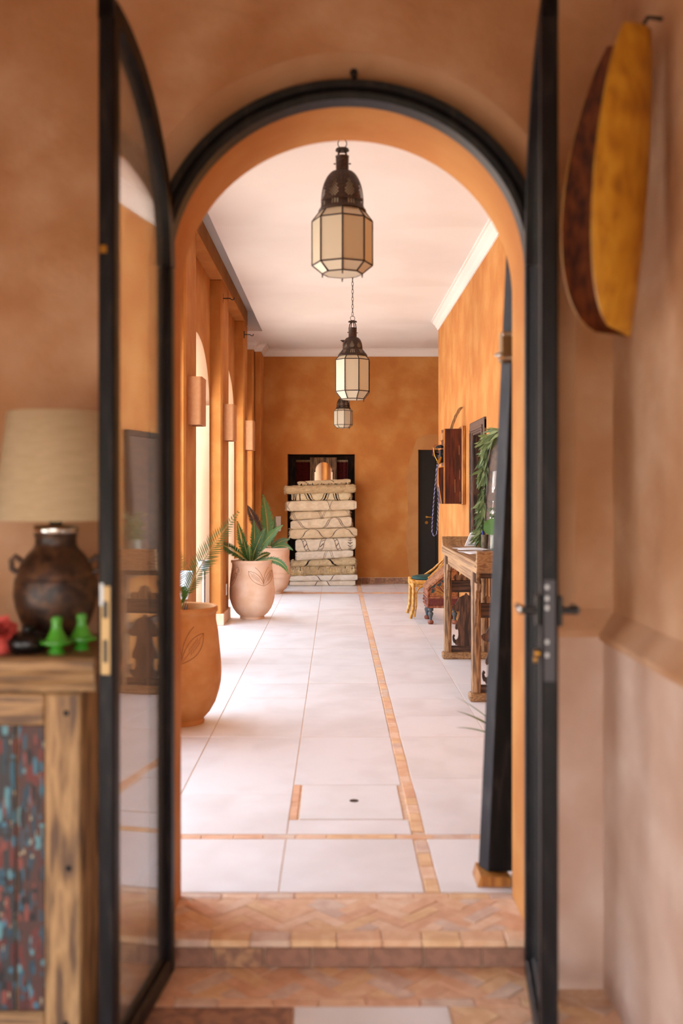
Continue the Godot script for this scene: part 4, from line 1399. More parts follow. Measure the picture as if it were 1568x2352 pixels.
	for k in 2:
		st2 = stn()
		bx(st2, Vector3(0, 0.06 + 0.115 * k, 0.014), Vector3(0.045, 0.05, 0.006), 0.002)
		obj("rocker", st2, M.white, sw)

# ------------------------------------------------------------------ right side of the hall
func carved_half() -> Array:
	return [Vector2(0.60, 0.0), Vector2(0.66, 0.035), Vector2(0.74, 0.02), Vector2(0.80, 0.06), Vector2(0.90, 0.07), Vector2(0.96, 0.12), Vector2(0.97, 0.18), Vector2(0.90, 0.225), Vector2(0.82, 0.215), Vector2(0.80, 0.19), Vector2(0.86, 0.18), Vector2(0.80, 0.13), Vector2(0.70, 0.12), Vector2(0.60, 0.15), Vector2(0.55, 0.21), Vector2(0.56, 0.29), Vector2(0.64, 0.33), Vector2(0.72, 0.31), Vector2(0.78, 0.335), Vector2(0.76, 0.40), Vector2(0.64, 0.47), Vector2(0.54, 0.54), Vector2(0.48, 0.61), Vector2(0.50, 0.67), Vector2(0.66, 0.655), Vector2(0.84, 0.67), Vector2(0.98, 0.70), Vector2(1.0, 0.745), Vector2(0.90, 0.775), Vector2(0.76, 0.785), Vector2(0.70, 0.83), Vector2(0.60, 0.86), Vector2(0.52, 0.91), Vector2(0.30, 0.945), Vector2(0.12, 0.965), Vector2(0.06, 1.0)]

func build_right_things() -> void:
	# dark doors
	for i in 2:
		var at: Vector3 = [P(1.38, 0.0, 9.63), P(1.765, 0.0, 16.05)][i]
		var w: float = [0.78, 0.875][i]
		var h: float = [2.08, 2.159][i]
		var o := thing("door_3" if i == 0 else "door_4", at, ["dark wooden framed door in the right wall behind the table", "plain black door at the far right of the back wall"][i], "door", "", "structure", -PI / 2 if i == 0 else 0.0)
		var st := stn()
		var hw := w * 0.5
		var m: Material = M.greenblack
		for k in 3:
			bx(st, Vector3(-hw + w * (k + 0.5) / 3.0, h * 0.5, -0.10), Vector3(w / 3.0 - 0.004, h - 0.01, 0.05), 0.004)
			obj("panel", st, m, o)
			st = stn()
		bx(st, Vector3(0, h * 0.5, -0.15), Vector3(w, h, 0.04), 0.0)
		obj("backing", st, m, o)
		if i == 0:
			st = stn()
			for s in [-1.0, 1.0]:
				bx(st, Vector3(s * (hw + 0.04), (h + 0.08) * 0.5, 0.0), Vector3(0.11, h + 0.09, 0.05), 0.008)
				bx(st, Vector3(s * (hw + 0.02), (h) * 0.5, 0.03), Vector3(0.03, h, 0.02), 0.006)
				bx(st, Vector3(s * (hw - 0.012), h * 0.5, -0.04), Vector3(0.03, h, 0.10), 0.004)
			bx(st, Vector3(0, h + 0.045, 0.0), Vector3(w + 0.19, 0.11, 0.051), 0.008)
			bx(st, Vector3(0, h + 0.02, 0.03), Vector3(w + 0.05, 0.03, 0.02), 0.006)
			bx(st, Vector3(0, h - 0.012, -0.04), Vector3(w, 0.03, 0.10), 0.004)
			obj("frame", st, M.darkwood, o)
		else:
			st = stn()
			tube(st, [Vector3(-0.30, 1.075, -0.075), Vector3(-0.30, 1.075, -0.03)], 0.018, 12)
			tube(st, [Vector3(-0.30, 1.075, -0.03), Vector3(-0.29, 1.075, -0.022), Vector3(-0.20, 1.07, -0.022)], [0.008, 0.009, 0.007], 8)
			obj("door_handle", st, M.brass, o)
			st = stn()
			lathe(st, [Vector2(0, 0), Vector2(0.026, 0.0), Vector2(0.024, 0.006), Vector2(0, 0.006)], 16)
			var esc := obj("keyhole_plate", st, M.brass, o)
			esc.position = Vector3(-0.30, 0.985, -0.075)
			esc.rotation.x = PI / 2

	# console table against the right wall
	var ct := thing("console_table", P(0.965, 0.0, 7.95), "long weathered wooden altar table with carved end panels against the right wall", "table")
	# local: x away from the hall, z towards the camera
	var zn := 0.83   # near leg
	var zf := -0.97  # far leg
	var st := stn()
	var topp := PackedVector2Array()   # (z, y)
	topp = PackedVector2Array([Vector2(-1.13, 0.945), Vector2(-1.12, 0.93), Vector2(1.09, 0.93), Vector2(1.12, 0.95), Vector2(1.13, 1.08), Vector2(1.10, 1.085), Vector2(1.085, 1.03), Vector2(1.05, 1.005), Vector2(-1.03, 1.005), Vector2(-1.07, 1.03), Vector2(-1.10, 1.085), Vector2(-1.13, 1.08)])
	prism(st, topp, 0.0, 0.40, Transform3D(Basis(Vector3(0, 0, 1), Vector3(0, 1, 0), Vector3(1, 0, 0)), Vector3.ZERO), 0.5)
	obj("tabletop", st, M.oldwood_z, ct)
	st = stn()
	bb(st, Vector3(-0.006, 0.965, -1.07), Vector3(0.006, 0.985, 1.07), 0.004)
	bb(st, Vector3(0.03, 0.84, zf - 0.05), Vector3(0.055, 0.935, zn + 0.05), 0.004)
	bb(st, Vector3(0.35, 0.84, zf - 0.05), Vector3(0.375, 0.935, zn + 0.05), 0.004)
	obj("apron", st, M.oldwood_z, ct)
	for z in [zn, zf]:
		for x in [0.035, 0.365]:
			st = stn()
			bx(st, Vector3(x, 0.495, z), Vector3(0.062, 0.88, 0.075), 0.007)
			bx(st, Vector3(x, 0.495, z + 0.041), Vector3(0.03, 0.86, 0.008), 0.003)
			obj("leg", st, M.oldwood, ct)
		st = stn()
		bx(st, Vector3(0.20, 0.03, z), Vector3(0.43, 0.06, 0.105), 0.01)
		obj("foot", st, M.oldwood_z, ct)
		st = stn()
		for y in [0.085, 0.645, 0.90]:
			st = stn()
			bx(st, Vector3(0.20, y, z), Vector3(0.28, 0.055 if y < 0.2 else 0.105 if y < 0.8 else 0.05, 0.04), 0.004)
			obj("end_rail", st, M.darkwood_x, ct)
		# carved panel between the legs
		var half := carved_half()
		var poly := PackedVector2Array()
		for p in half:
			poly.append(Vector2(0.20 + p.x * 0.125, 0.108 + p.y * 0.475))
		half.reverse()
		for p in half:
			poly.append(Vector2(0.20 - p.x * 0.125, 0.108 + p.y * 0.475))
		st = stn()
		prism(st, poly, -0.014, 0.014, Transform3D(Basis(), Vector3(0, 0, z)))
		obj("carved_panel", st, M.darkwood, ct)
		# little cloud scroll in the upper opening
		var sc := PackedVector2Array()
		for p in [Vector2(-0.10, 0.0), Vector2(0.10, 0.0), Vector2(0.115, 0.03), Vector2(0.09, 0.055), Vector2(0.06, 0.045), Vector2(0.04, 0.065), Vector2(0.03, 0.09), Vector2(0.0, 0.105), Vector2(-0.03, 0.09), Vector2(-0.04, 0.065), Vector2(-0.06, 0.045), Vector2(-0.09, 0.055), Vector2(-0.115, 0.03)]:
			sc.append(Vector2(0.20 + p.x, 0.695 + p.y))
		st = stn()
		prism(st, sc, -0.012, 0.012, Transform3D(Basis(), Vector3(0, 0, z)))
		obj("scroll", st, M.oldwood, ct)
		# long brackets beside the legs, in the (z, y) plane
		for s in [-1.0, 1.0]:
			var br := PackedVector2Array()
			for p in [Vector2(0.0, 0.0), Vector2(0.0, 0.32), Vector2(0.14, 0.32), Vector2(0.125, 0.28), Vector2(0.075, 0.255), Vector2(0.085, 0.22), Vector2(0.05, 0.185), Vector2(0.055, 0.12), Vector2(0.03, 0.085), Vector2(0.03, 0.035), Vector2(0.012, 0.0)]:
				br.append(Vector2(z + s * (0.036 + p.x), 0.53 + p.y))
			st = stn()
			prism(st, br, 0.018, 0.044, Transform3D(Basis(Vector3(0, 0, 1), Vector3(0, 1, 0), Vector3(1, 0, 0)), Vector3.ZERO))
			obj("bracket", st, M.oldwood, ct)
	st = stn()
	bx(st, Vector3(0.365, 0.47, (zn + zf) * 0.5), Vector3(0.04, 0.05, zn - zf), 0.004)
	obj("stretcher", st, M.darkwood, ct)
	var ty := 1.0055
	# on the table
	st = stn()
	for k in 3:
		bx(st, Vector3(0, 0.0012 + 0.0018 * k, 0), Vector3(0.21, 0.0016, 0.297), 0.0, Basis(Vector3.UP, 0.25 * k - 0.2))
	var pa := obj("paper_sheets", st, M.paper)
	pa.position = P(1.14, ty, 8.42)
	tag(pa, "few white paper sheets lying flat on the table's far half", "paper")
	st = stn()
	for k in 3:
		bx(st, Vector3(0, 0.0012 + 0.0018 * k, 0), Vector3(0.21, 0.0016, 0.297), 0.0, Basis(Vector3.UP, 0.1 * k + 0.1))
	pa = obj("paper_sheets", st, M.paper)
	pa.position = P(1.13, ty, 7.92)
	tag(pa, "white paper sheets lying flat on the table, nearer than the pen cup", "paper")
	var cup := thing("pen_cup", P(1.275, ty, 8.50), "brown bark pen cup holding pens on the console table", "pen cup")
	st = stn()
	lathe(st, [Vector2(0, 0), Vector2(0.036, 0), Vector2(0.037, 0.12), Vector2(0.033, 0.121), Vector2(0.032, 0.01), Vector2(0, 0.01)], 24)
	obj("cup", st, wood(90, hexc("2f2414"), hexc("4d3c22"), hexc("6b5532"), Vector3(12, 3, 12), 0.6), cup)
	var pens := [[hexc("3a3fae"), -0.02, 0.01], [hexc("c8783c"), 0.006, 0.006], [hexc("d9b48c"), 0.018, -0.012], [hexc("8a3226"), 0.012, 0.016]]
	for p in pens:
		var pen := stn()
		tube(pen, [Vector3(p[1] * 0.4, 0.012, p[2] * 0.4), Vector3(p[1] * 1.5, 0.152, p[2] * 1.5)], 0.0045, 8)
		var po := obj("pen", pen, mat(p[0], 0.4))
		po.position = cup.position
		tag(po, {-0.02: "blue pen standing in the pen cup", 0.006: "orange pencil standing in the pen cup", 0.018: "pale pencil standing in the pen cup", 0.012: "dark red pencil standing in the pen cup"}[p[1]], "pen", "pens in the cup")
	var card := thing("tent_card", P(1.20, ty, 8.86), "small white folded card with a black drawn squiggle, by the pen cup", "card")
	st = stn()
	var tri2 := PackedVector2Array([Vector2(-0.055, 0.0), Vector2(0.04, 0.0), Vector2(0.045, 0.118), Vector2(0.0, 0.128)])
	prism(st, tri2, -0.022, 0.0)
	obj("card", st, M.paper, card)
	st = stn()
	tube(st, [Vector3(0.015, 0.09, 0.001), Vector3(0.0, 0.075, 0.001), Vector3(0.018, 0.062, 0.001), Vector3(-0.005, 0.045, 0.001), Vector3(0.012, 0.036, 0.001)], 0.0016, 5)
	bx(st, Vector3(0.0, 0.015, 0.001), Vector3(0.055, 0.004, 0.001), 0.0)
	obj("drawing", st, M.black, card)
	# glasses with leaves
	for i in 2:
		var at: Vector3 = [P(1.30, ty, 8.12), P(1.20, ty, 7.02)][i]
		var v := thing("glass_vase", at, ["clear glass with green stems behind the pen cup", "clear glass with a loose bunch of foliage at the table's near end"][i], "vase", "glasses with greenery on the table")
		st = stn()
		lathe(st, [Vector2(0, 0), Vector2(0.042, 0), Vector2(0.045, 0.14), Vector2(0.0425, 0.14), Vector2(0.040, 0.008), Vector2(0, 0.008)], 24)
		var gm := StandardMaterial3D.new()
		gm.refraction_enabled = true
		gm.refraction_scale = 0.05
		gm.albedo_color = Color(0.93, 0.97, 0.94, 0.04)
		gm.roughness = 0.03
		obj("glass", st, gm, v)
		var fo := thing("foliage", at + Vector3(0, 0.011, 0), ["round green leaf and stems in the glass behind the pen cup", "loose bunch of yellow-green foliage in the glass at the near end"][i], "plant", "greenery in the glasses")
		st = stn()
		var lf := stn()
		for k in ([6, 26][i]):
			var a := rng.randf() * TAU
			var e := Vector3(cos(a) * rng.randf_range(0.02, 0.09), rng.randf_range(0.18, 0.34), sin(a) * rng.randf_range(0.02, 0.09))
			tube(st, [Vector3(cos(a) * 0.015, 0.0, sin(a) * 0.015), e * 0.6, e], 0.002, 5)
			for j in 7:
				var b := e * rng.randf_range(0.6, 1.0)
				var dir := Vector3(rng.randf_range(-1, 1), rng.randf_range(-0.2, 1), rng.randf_range(-1, 1)).normalized()
				blade(lf, b, dir, dir.cross(Vector3.UP).normalized(), rng.randf_range(0.04, 0.07), 0.018, 0.012, 4)
		if i == 0:
			# one big rounded leaf facing the camera
			smooth(lf)
			var c := Vector3(-0.05, 0.20, 0.05)
			var n2 := Vector3(-0.35, 0.25, 1).normalized()
			var ux := Vector3(1, 0, 0.35).normalized()
			var uy := n2.cross(ux)
			var prev := Vector3.ZERO
			for k in 33:
				var a := TAU * k / 32.0
				var rr := 0.062 * (1.0 - 0.25 * maxf(0.0, cos(a - 2.4))) * (1.0 + 0.04 * sin(a * 9.0))
				var p := c + ux * cos(a) * rr * 1.05 + uy * sin(a) * rr * 1.2 + n2 * 0.012 * cos(a * 2.0)
				if k > 0:
					tri(lf, c, prev, p, n2)
				prev = p
			flat(lf)
		obj("stem", st, M.garland2, fo)
		obj("leaves", lf, M.broadleaf if i == 0 else M.garland, fo)

	# the lettered board leaning on the wall, with a garland over its far corner
	var sg := thing("menu_board", P(1.295, ty, 7.98), "brown wooden board with white lettering leaning on the wall above the table", "sign")
	sg.rotation.z = -0.07
	st = stn()
	bb(st, Vector3(-0.01, 0.0, -0.80), Vector3(0.012, 0.93, 0.72), 0.003)
	obj("board", st, M.signboard, sg)
	st = stn()
	for q in [[0.0, -0.84, 0.96, -0.795], [0.0, 0.715, 0.96, 0.76], [0.915, -0.795, 0.96, 0.715]]:
		st = stn()
		bb(st, Vector3(-0.022, q[0], q[1]), Vector3(0.016, q[2], q[3]), 0.005)
		obj("frame", st, M.blackwood, sg)
	for t in [["NU", 0.58, 0.21, -0.46], ["Name", 0.50, 0.06, -0.44], ["T", 0.36, 0.13, -0.36], ["■ ■", 0.30, 0.045, -0.42], ["■ ■", 0.245, 0.045, -0.42], ["■ ■", 0.19, 0.045, -0.42], ["■ ■", 0.14, 0.04, -0.40]]:
		if t[0] == "■ ■":
			for k in 4:
				st = stn()
				bx(st, Vector3(-0.0115, t[1] + 0.015, t[3] + k * 0.07), Vector3(0.002, rng.randf_range(0.022, 0.03), 0.04), 0.0)
				obj("chalk_mark", st, M.white, sg)
			continue
		var tm := TextMesh.new()
		var sf := SystemFont.new()
		sf.font_names = PackedStringArray(["Droid Sans"])
		tm.font = sf
		tm.text = t[0]
		tm.font_size = 40
		tm.pixel_size = t[2] / 40.0
		tm.depth = 0.002
		tm.horizontal_alignment = HORIZONTAL_ALIGNMENT_LEFT
		var to := put("lettering", tm, M.white, sg)
		to.position = Vector3(-0.0115, t[1], t[3])
		to.rotation.y = -PI / 2
		to.scale = Vector3(0.6, 1.0, 1.0)
	var ga := thing("leaf_garland", P(1.325, 1.58, 8.70), "garland of drooping olive-green leaves over the board's far corner", "garland")
	st = stn()
	var path := [Vector3(0.02, 0.385, 0.75), Vector3(0.02, 0.38, 0.35), Vector3(0.015, 0.36, 0.06), Vector3(0.0, 0.20, -0.03), Vector3(-0.02, -0.05, -0.03), Vector3(-0.03, -0.30, -0.02), Vector3(-0.05, -0.50, 0.0)]
	tube(st, path, 0.005, 6)
	obj("stem", st, M.garland2, ga)
	for v in 2:
		st = stn()
		for k in 95:
			var t := pow(rng.randf(), 0.8) * (path.size() - 1.01)
			var i := int(t)
			var b: Vector3 = path[i].lerp(path[i + 1], t - i)
			b += Vector3(rng.randf_range(-0.045, 0.0), rng.randf_range(-0.03, 0.03), rng.randf_range(-0.05, 0.05)) * (0.35 if t > 4 else 0.9)
			var dir := Vector3(rng.randf_range(-0.7, 0.1), rng.randf_range(-1.4, 0.1), rng.randf_range(-0.7, 0.5)).normalized()
			if t < 2.2:
				dir = Vector3(rng.randf_range(-1.0, -0.1), rng.randf_range(-0.7, 0.4), rng.randf_range(-0.8, 0.3)).normalized()
			var sd := dir.cross(Vector3(rng.randf_range(-1, 1), rng.randf_range(-1, 1), 1.2)).normalized()
			blade(st, b, dir, sd, rng.randf_range(0.08, 0.14), rng.randf_range(0.02, 0.03), 0.02, 5)
		obj("leaves", st, M.garland if v == 0 else M.garland2, ga)

	# plant on the floor by the board leaning near the arch: one leaf tip shows
	var fp := thing("potted_plant", P(0.92, 0.0, 5.0), "leafy plant in a small pot behind the leaning dark panel", "plant")
	st = stn()
	lathe(st, [Vector2(0, 0), Vector2(0.09, 0), Vector2(0.12, 0.22), Vector2(0.125, 0.24), Vector2(0.11, 0.24), Vector2(0.10, 0.20), Vector2(0, 0.20)], 32)
	obj("pot", st, M.terracotta, fp)
	st = stn()
	for k in 9:
		var a := PI * 0.75 + (k - 4) * 0.55
		var dir := Vector3(cos(a) * 0.8, 0.55 + 0.08 * (k % 3), -sin(a) * 0.8).normalized()
		if k == 4:
			dir = Vector3(-0.8, 0.92, 0.1).normalized()
		blade(st, Vector3(0, 0.2, 0), dir, dir.cross(Vector3.UP).normalized(), 0.42 if k != 4 else 0.50, 0.045, 0.10, 8)
	obj("leaves", st, M.leaf1, fp)

	# dark wooden door panel leaning beside the arch
	var pn := thing("leaning_board", P(0.57, 0.0, 3.85), "tall dark wooden panel leaning sideways just behind the arch's right side", "panel")
	var pl := stn()
	var plan := PackedVector2Array([Vector2(0.014, 0.037), Vector2(-0.013, -0.024), Vector2(0.0, -0.05), Vector2(0.62, -0.05), Vector2(0.62, 0.037)])  # (x, z)
	var lean := 0.045
	prism(pl, plan, 0.044, 2.50, Transform3D(Basis(Vector3(1, 0, 0), Vector3(0, 0, 1), Vector3(lean, 1, 0)), Vector3.ZERO))
	obj("panel", pl, M.blackwood, pn)
	st = stn()
	for q in [[Vector3(0.014, 0.044, 0.0375), Vector3(-0.0135, 0.044, -0.0245)]]:
		var a: Vector3 = q[0]; var b: Vector3 = q[1]
		var up := Vector3(lean * 2.445, 2.445, 0)
		var off := Vector3(-0.002, 0, 0.0005)
		quad(st, a + off, b + off, b + up + off, a + up + off, Vector3(-1, 0, 0.5))
		quad(st, a, a + off, a + up + off, a + up, Vector3(0, 0, 1))
		quad(st, b, b + off, b + up + off, b + up, Vector3(0, 0, -1))
	obj("lit_edge_strip", st, M.lit_edge, pn)  # same dark board, its daylit side painted grey
	st = stn()
	bx(st, Vector3(0.09, 2.05, 0.025), Vector3(0.06, 0.12, 0.06), 0.006)
	obj("latch", st, metal(hexc("8a6f50"), 0.4), pn)
	st = stn()
	bx(st, Vector3(0.088, 2.098, 0.05), Vector3(0.052, 0.018, 0.02), 0.004)
	bx(st, Vector3(0.080, 2.005, 0.05), Vector3(0.06, 0.018, 0.02), 0.004)
	tube(st, [Vector3(0.06, 2.02, 0.04), Vector3(0.035, 2.018, 0.04)], [0.014, 0.004], 8)
	obj("latch_plate", st, M.chrome, pn)
	var wb := stn()
	prism(wb, PackedVector2Array([Vector2(0.0, 0.0), Vector2(0.125, 0.0), Vector2(0.125, 0.036), Vector2(0.012, 0.042)]), 0.0, 0.14)
	var wo := obj("wooden_block", wb, M.honey)
	wo.position = P(0.535, 0.0005, 3.91)
	tag(wo, "small honey-brown wooden block under the leaning dark panel", "block")

	# old wall telephone
	var ph := thing("wall_telephone", P(1.379, 1.36, 10.75), "antique reddish wooden wall telephone with a sloped lower box", "telephone")
	# local: x negative = out from the wall, z towards camera
	st = stn()
	bb(st, Vector3(-0.042, -0.01, -0.17), Vector3(0.0, 0.83, 0.17), 0.008)
	obj("backboard", st, M.honey, ph)
	st = stn()
	bb(st, Vector3(-0.225, 0.0, -0.14), Vector3(-0.042, 0.80, 0.14), 0.004)
	obj("box", st, M.mahogany, ph)
	st = stn()
	for z in [-0.139, 0.139]:
		bb(st, Vector3(-0.232, 0.0, z - 0.008), Vector3(-0.214, 0.80, z + 0.008), 0.004)
		for q in [[-0.055, 0.02, 0.13], [-0.06, 0.26, 0.36], [-0.065, 0.52, 0.62], [-0.11, 0.12, 0.26]]:
			bb(st, Vector3(q[0] - 0.004, q[1], z - 0.004), Vector3(q[0], q[2], z + 0.004), 0.001)
	obj("edging", st, M.honey, ph)
	st = stn()
	prism(st, PackedVector2Array([Vector2(-0.225, 0.0), Vector2(-0.25, 0.0), Vector2(-0.285, 0.22), Vector2(-0.29, 0.38), Vector2(-0.225, 0.40)]), -0.13, 0.13)
	obj("sloped_box", st, M.mahogany, ph)
	st = stn()
	tube(st, [Vector3(-0.25, 0.005, 0.131), Vector3(-0.287, 0.22, 0.131), Vector3(-0.29, 0.38, 0.131), Vector3(-0.225, 0.40, 0.131)], 0.008, 6)
	obj("sloped_trim", st, M.honey, ph)
	st = stn()
	bb(st, Vector3(-0.245, 0.68, -0.13), Vector3(-0.225, 0.76, 0.13), 0.004)
	obj("name_board", st, M.honey, ph)
	st = stn()
	for z in [-0.06, 0.06]:
		lathe(st, [Vector2(0, 0), Vector2(0.04, 0), Vector2(0.035, 0.02), Vector2(0, 0.035)], 16, Vector3(-0.26, 0.60, z))
	tube(st, [Vector3(-0.225, 0.53, 0.0), Vector3(-0.30, 0.54, 0.0), Vector3(-0.33, 0.55, 0.0)], [0.012, 0.012, 0.035], 12)
	bb(st, Vector3(-0.27, 0.44, -0.10), Vector3(-0.225, 0.58, 0.10), 0.006)
	obj("cradle", st, M.black, ph)
	st = stn()
	tube(st, [Vector3(-0.23, 0.62, 0.05), Vector3(-0.32, 0.63, 0.07), Vector3(-0.345, 0.58, 0.08), Vector3(-0.33, 0.50, 0.06)], 0.003, 5)
	tube(st, [Vector3(-0.23, 0.56, 0.05), Vector3(-0.29, 0.545, 0.08), Vector3(-0.24, 0.53, 0.1)], 0.003, 5)
	obj("red_wire", st, mat(hexc("8f2018"), 0.4), ph)
	st = stn()
	tube(st, [Vector3(-0.335, 0.60, 0.09), Vector3(-0.325, 0.52, 0.09), Vector3(-0.29, 0.45, 0.10)], 0.006, 6)
	tube(st, [Vector3(-0.255, 0.50, 0.11), Vector3(-0.285, 0.43, 0.11)], [0.012, 0.022], 12)
	obj("receiver", st, M.brass, ph)
	# plaited cord hanging in a loop: a blue strand and a white one twisted together
	var cord := thing("plaited_cord", P(1.379, 1.36, 10.75), "blue and white plaited cord hanging in a long loop from the telephone", "cord")
	var lp: Array = []
	for i in 121:
		var t := float(i) / 120.0
		var s := -1.0 if t < 0.5 else 1.0
		var f := minf(t, 1.0 - t) * 2.0
		var y := lerpf(0.42, -0.34, pow(f, 0.9)) if f < 0.93 else lerpf(-0.29, -0.345, (f - 0.93) / 0.07)
		var w := 0.006 + 0.028 * sin(minf(f, 0.97) * PI * 0.62)
		if f > 0.9:
			w *= sqrt(maxf(0.0, 1.0 - pow((f - 0.9) / 0.1, 2)))
		lp.append(Vector3(-0.292 - 0.035 * f + s * w * 0.8, y, 0.10 + s * w * 0.3))
	for v in 2:
		var pts: Array = []
		for i in 481:
			var t := i / 4.0
			var j := mini(int(t), 119)
			var c: Vector3 = lp[j].lerp(lp[j + 1], t - j)
			var a := i * 0.42 + v * PI
			pts.append(c + Vector3(cos(a), 0.2 * sin(a), sin(a)) * 0.0036)
		st = stn()
		tube(st, pts, 0.004, 5)
		obj("strand", st, M.ropeblue if v == 0 else M.ropewhite, cord)

	# curved wooden blade standing on the telephone
	var kb := thing("wooden_knife", P(1.30, 2.166, 10.72), "pale curved wooden blade leaning on the wall above the telephone", "blade")
	st = stn()
	var bl := PackedVector2Array([Vector2(-0.085, 0.0), Vector2(-0.05, 0.0), Vector2(-0.03, 0.06), Vector2(0.005, 0.14), Vector2(0.045, 0.20), Vector2(0.075, 0.235), Vector2(0.045, 0.235), Vector2(0.015, 0.215), Vector2(-0.03, 0.14), Vector2(-0.06, 0.07)])
	prism(st, bl, -0.008, 0.008, Transform3D(Basis(Vector3.UP, 0.3), Vector3.ZERO))
	obj("blade", st, wood(91, hexc("7d5c3a"), hexc("a98a63"), hexc("c4a880"), Vector3(8, 1, 8)), kb)

	# rattan chair
	var ch := thing("rattan_chair", P(0.885, 0.0, 11.95), "honey rattan chair with a round dark green seat by the right wall", "chair")
	# local: x towards the wall (back), z towards the camera
	for z in [-0.27, 0.27]:
		st = stn()
		tube(st, [Vector3(-0.01, 0.0, z), Vector3(0.02, 0.12, z), Vector3(0.025, 0.30, z * 0.98), Vector3(0.025, 0.44, z * 0.95)], 0.019, 10)
		tube(st, [Vector3(0.035, 0.02, z), Vector3(0.055, 0.15, z), Vector3(0.055, 0.30, z * 0.96), Vector3(0.09, 0.36, z * 0.94), Vector3(0.18, 0.40, z * 0.92)], 0.012, 10)
		obj("front_leg", st, M.rattan, ch)
		st = stn()
		tube(st, [Vector3(0.47, 0.0, z * 0.9), Vector3(0.44, 0.2, z * 0.9), Vector3(0.40, 0.41, z * 0.9)], 0.018, 10)
		obj("rear_leg", st, M.rattan, ch)
		st = stn()
		st = stn()
		tube(st, [Vector3(0.02, 0.425, z), Vector3(0.14, 0.415, z * 1.02), Vector3(0.26, 0.44, z * 1.0), Vector3(0.36, 0.53, z * 0.95), Vector3(0.44, 0.64, z * 0.8), Vector3(0.465, 0.72, z * 0.6)], 0.017, 10)
		obj("arm_rail", st, M.rattan, ch)
		st = stn()
		tube(st, [Vector3(0.20, 0.47, z * 0.88), Vector3(0.31, 0.55, z * 0.8), Vector3(0.42, 0.66, z * 0.66), Vector3(0.46, 0.74, z * 0.5)], 0.014, 10)
		obj("arm_rail", st, M.rattan, ch)
	st = stn()
	var rim: Array = []
	for i in 41:
		var a := TAU * i / 40.0
		rim.append(Vector3(0.23 + signf(cos(a)) * pow(absf(cos(a)), 0.75) * 0.215, 0.385, signf(sin(a)) * pow(absf(sin(a)), 0.75) * 0.26))
	tube(st, rim, 0.019, 10, false)
	obj("seat_frame", st, M.rattan, ch)
	st = stn()
	var rim2: Array = []
	for p in rim:
		rim2.append(p + Vector3(0, 0.045, 0))
	tube(st, rim2, 0.019, 10, false)
	obj("seat_frame", st, M.rattan, ch)
	st = stn()
	tube(st, [Vector3(0.465, 0.72, -0.162), Vector3(0.475, 0.78, -0.08), Vector3(0.478, 0.80, 0.0), Vector3(0.475, 0.78, 0.08), Vector3(0.465, 0.72, 0.162)], 0.017, 10)
	for z in [-0.08, 0.0, 0.08]:
		tube(st, [Vector3(0.40, 0.43, z), Vector3(0.475, 0.78, z)], 0.011, 8)
	obj("backrest", st, M.rattan, ch)
	st = stn()
	for z in [-0.25, 0.25]:
		st = stn()
		lathe(st, [Vector2(0.02, 0.365), Vector2(0.025, 0.37), Vector2(0.0265, 0.378), Vector2(0.024, 0.386), Vector2(0.0265, 0.40), Vector2(0.024, 0.415), Vector2(0.0265, 0.43), Vector2(0.025, 0.445), Vector2(0.02, 0.45)], 12, Vector3(0.024, 0, z))
		obj("binding", st, M.rattan, ch)
	st = stn()
	lathe(st, [Vector2(0, 0.44), Vector2(0.20, 0.44), Vector2(0.215, 0.455), Vector2(0.205, 0.475), Vector2(0.15, 0.488), Vector2(0, 0.494)], 40, Vector3(0.235, 0, 0))
	var cu := obj("seat_cushion", st, M.greencloth, ch)
	cu.set_meta("label", "round dark green seat pad")

	# painted slope-top desk
	var dk := thing("painted_desk", P(1.195, 0.0, 11.43), "small red painted slope-top desk with flower panel on turned legs, beside the rattan chair", "desk")
	# local: x from -0.165 (hall side) to 0.165 (wall), z from -0.27 to 0.27
	st = stn()
	prism(st, PackedVector2Array([Vector2(-0.165, 0.20), Vector2(0.175, 0.20), Vector2(0.175, 0.66), Vector2(0.13, 0.66), Vector2(-0.165, 0.405)]), -0.26, 0.26)
	obj("case", st, M.redpaint, dk)
	st = stn()
	prism(st, PackedVector2Array([Vector2(-0.185, 0.40), Vector2(-0.17, 0.385), Vector2(0.14, 0.648), Vector2(0.14, 0.672), Vector2(0.12, 0.672)]), -0.275, 0.275)
	obj("lid", st, wood(92, hexc("6b3f28"), hexc("9a6544"), hexc("b98560"), Vector3(5, 5, 1)), dk)
	st = stn()
	prism(st, PackedVector2Array([Vector2(-0.14, 0.315), Vector2(0.165, 0.315), Vector2(0.165, 0.63), Vector2(0.14, 0.63), Vector2(-0.14, 0.395)]), 0.2601, 0.264)
	obj("flower_panel", st, tex_mat(noise_tex(93, 0.03, [hexc("6e3a1c"), hexc("8d4f26"), hexc("a06630")], [0.2, 0.5, 0.8], 128), Vector3.ONE * 8.0, 0.6), dk)
	st = stn()
	var pal := stn()
	var fo2 := stn()
	for k in 6:
		var a := 0.35 + k * 0.34
		var r := 0.16 + 0.03 * (k % 2)
		var c := Vector3(0.05 - cos(a) * r * 0.95, 0.33 + sin(a) * r * 0.75, 0.2655)
		tube(st, [Vector3(0.05, 0.325, 0.265), c], 0.0035, 5)
		tube(st, [Vector3(0.05, 0.325, 0.265), c + Vector3(0.02, -0.03, 0)], 0.0025, 5)
		var d2 := Vector3(-cos(a), sin(a), 0)
		var sd := Vector3(d2.y, -d2.x, 0)
		for q in [-1.0, 0.0, 1.0]:
			tri(pal, c - d2 * 0.012, c + d2 * 0.03 + sd * (q * 0.022 - 0.012), c + d2 * 0.03 + sd * (q * 0.022 + 0.012), Vector3(0, 0, 1))
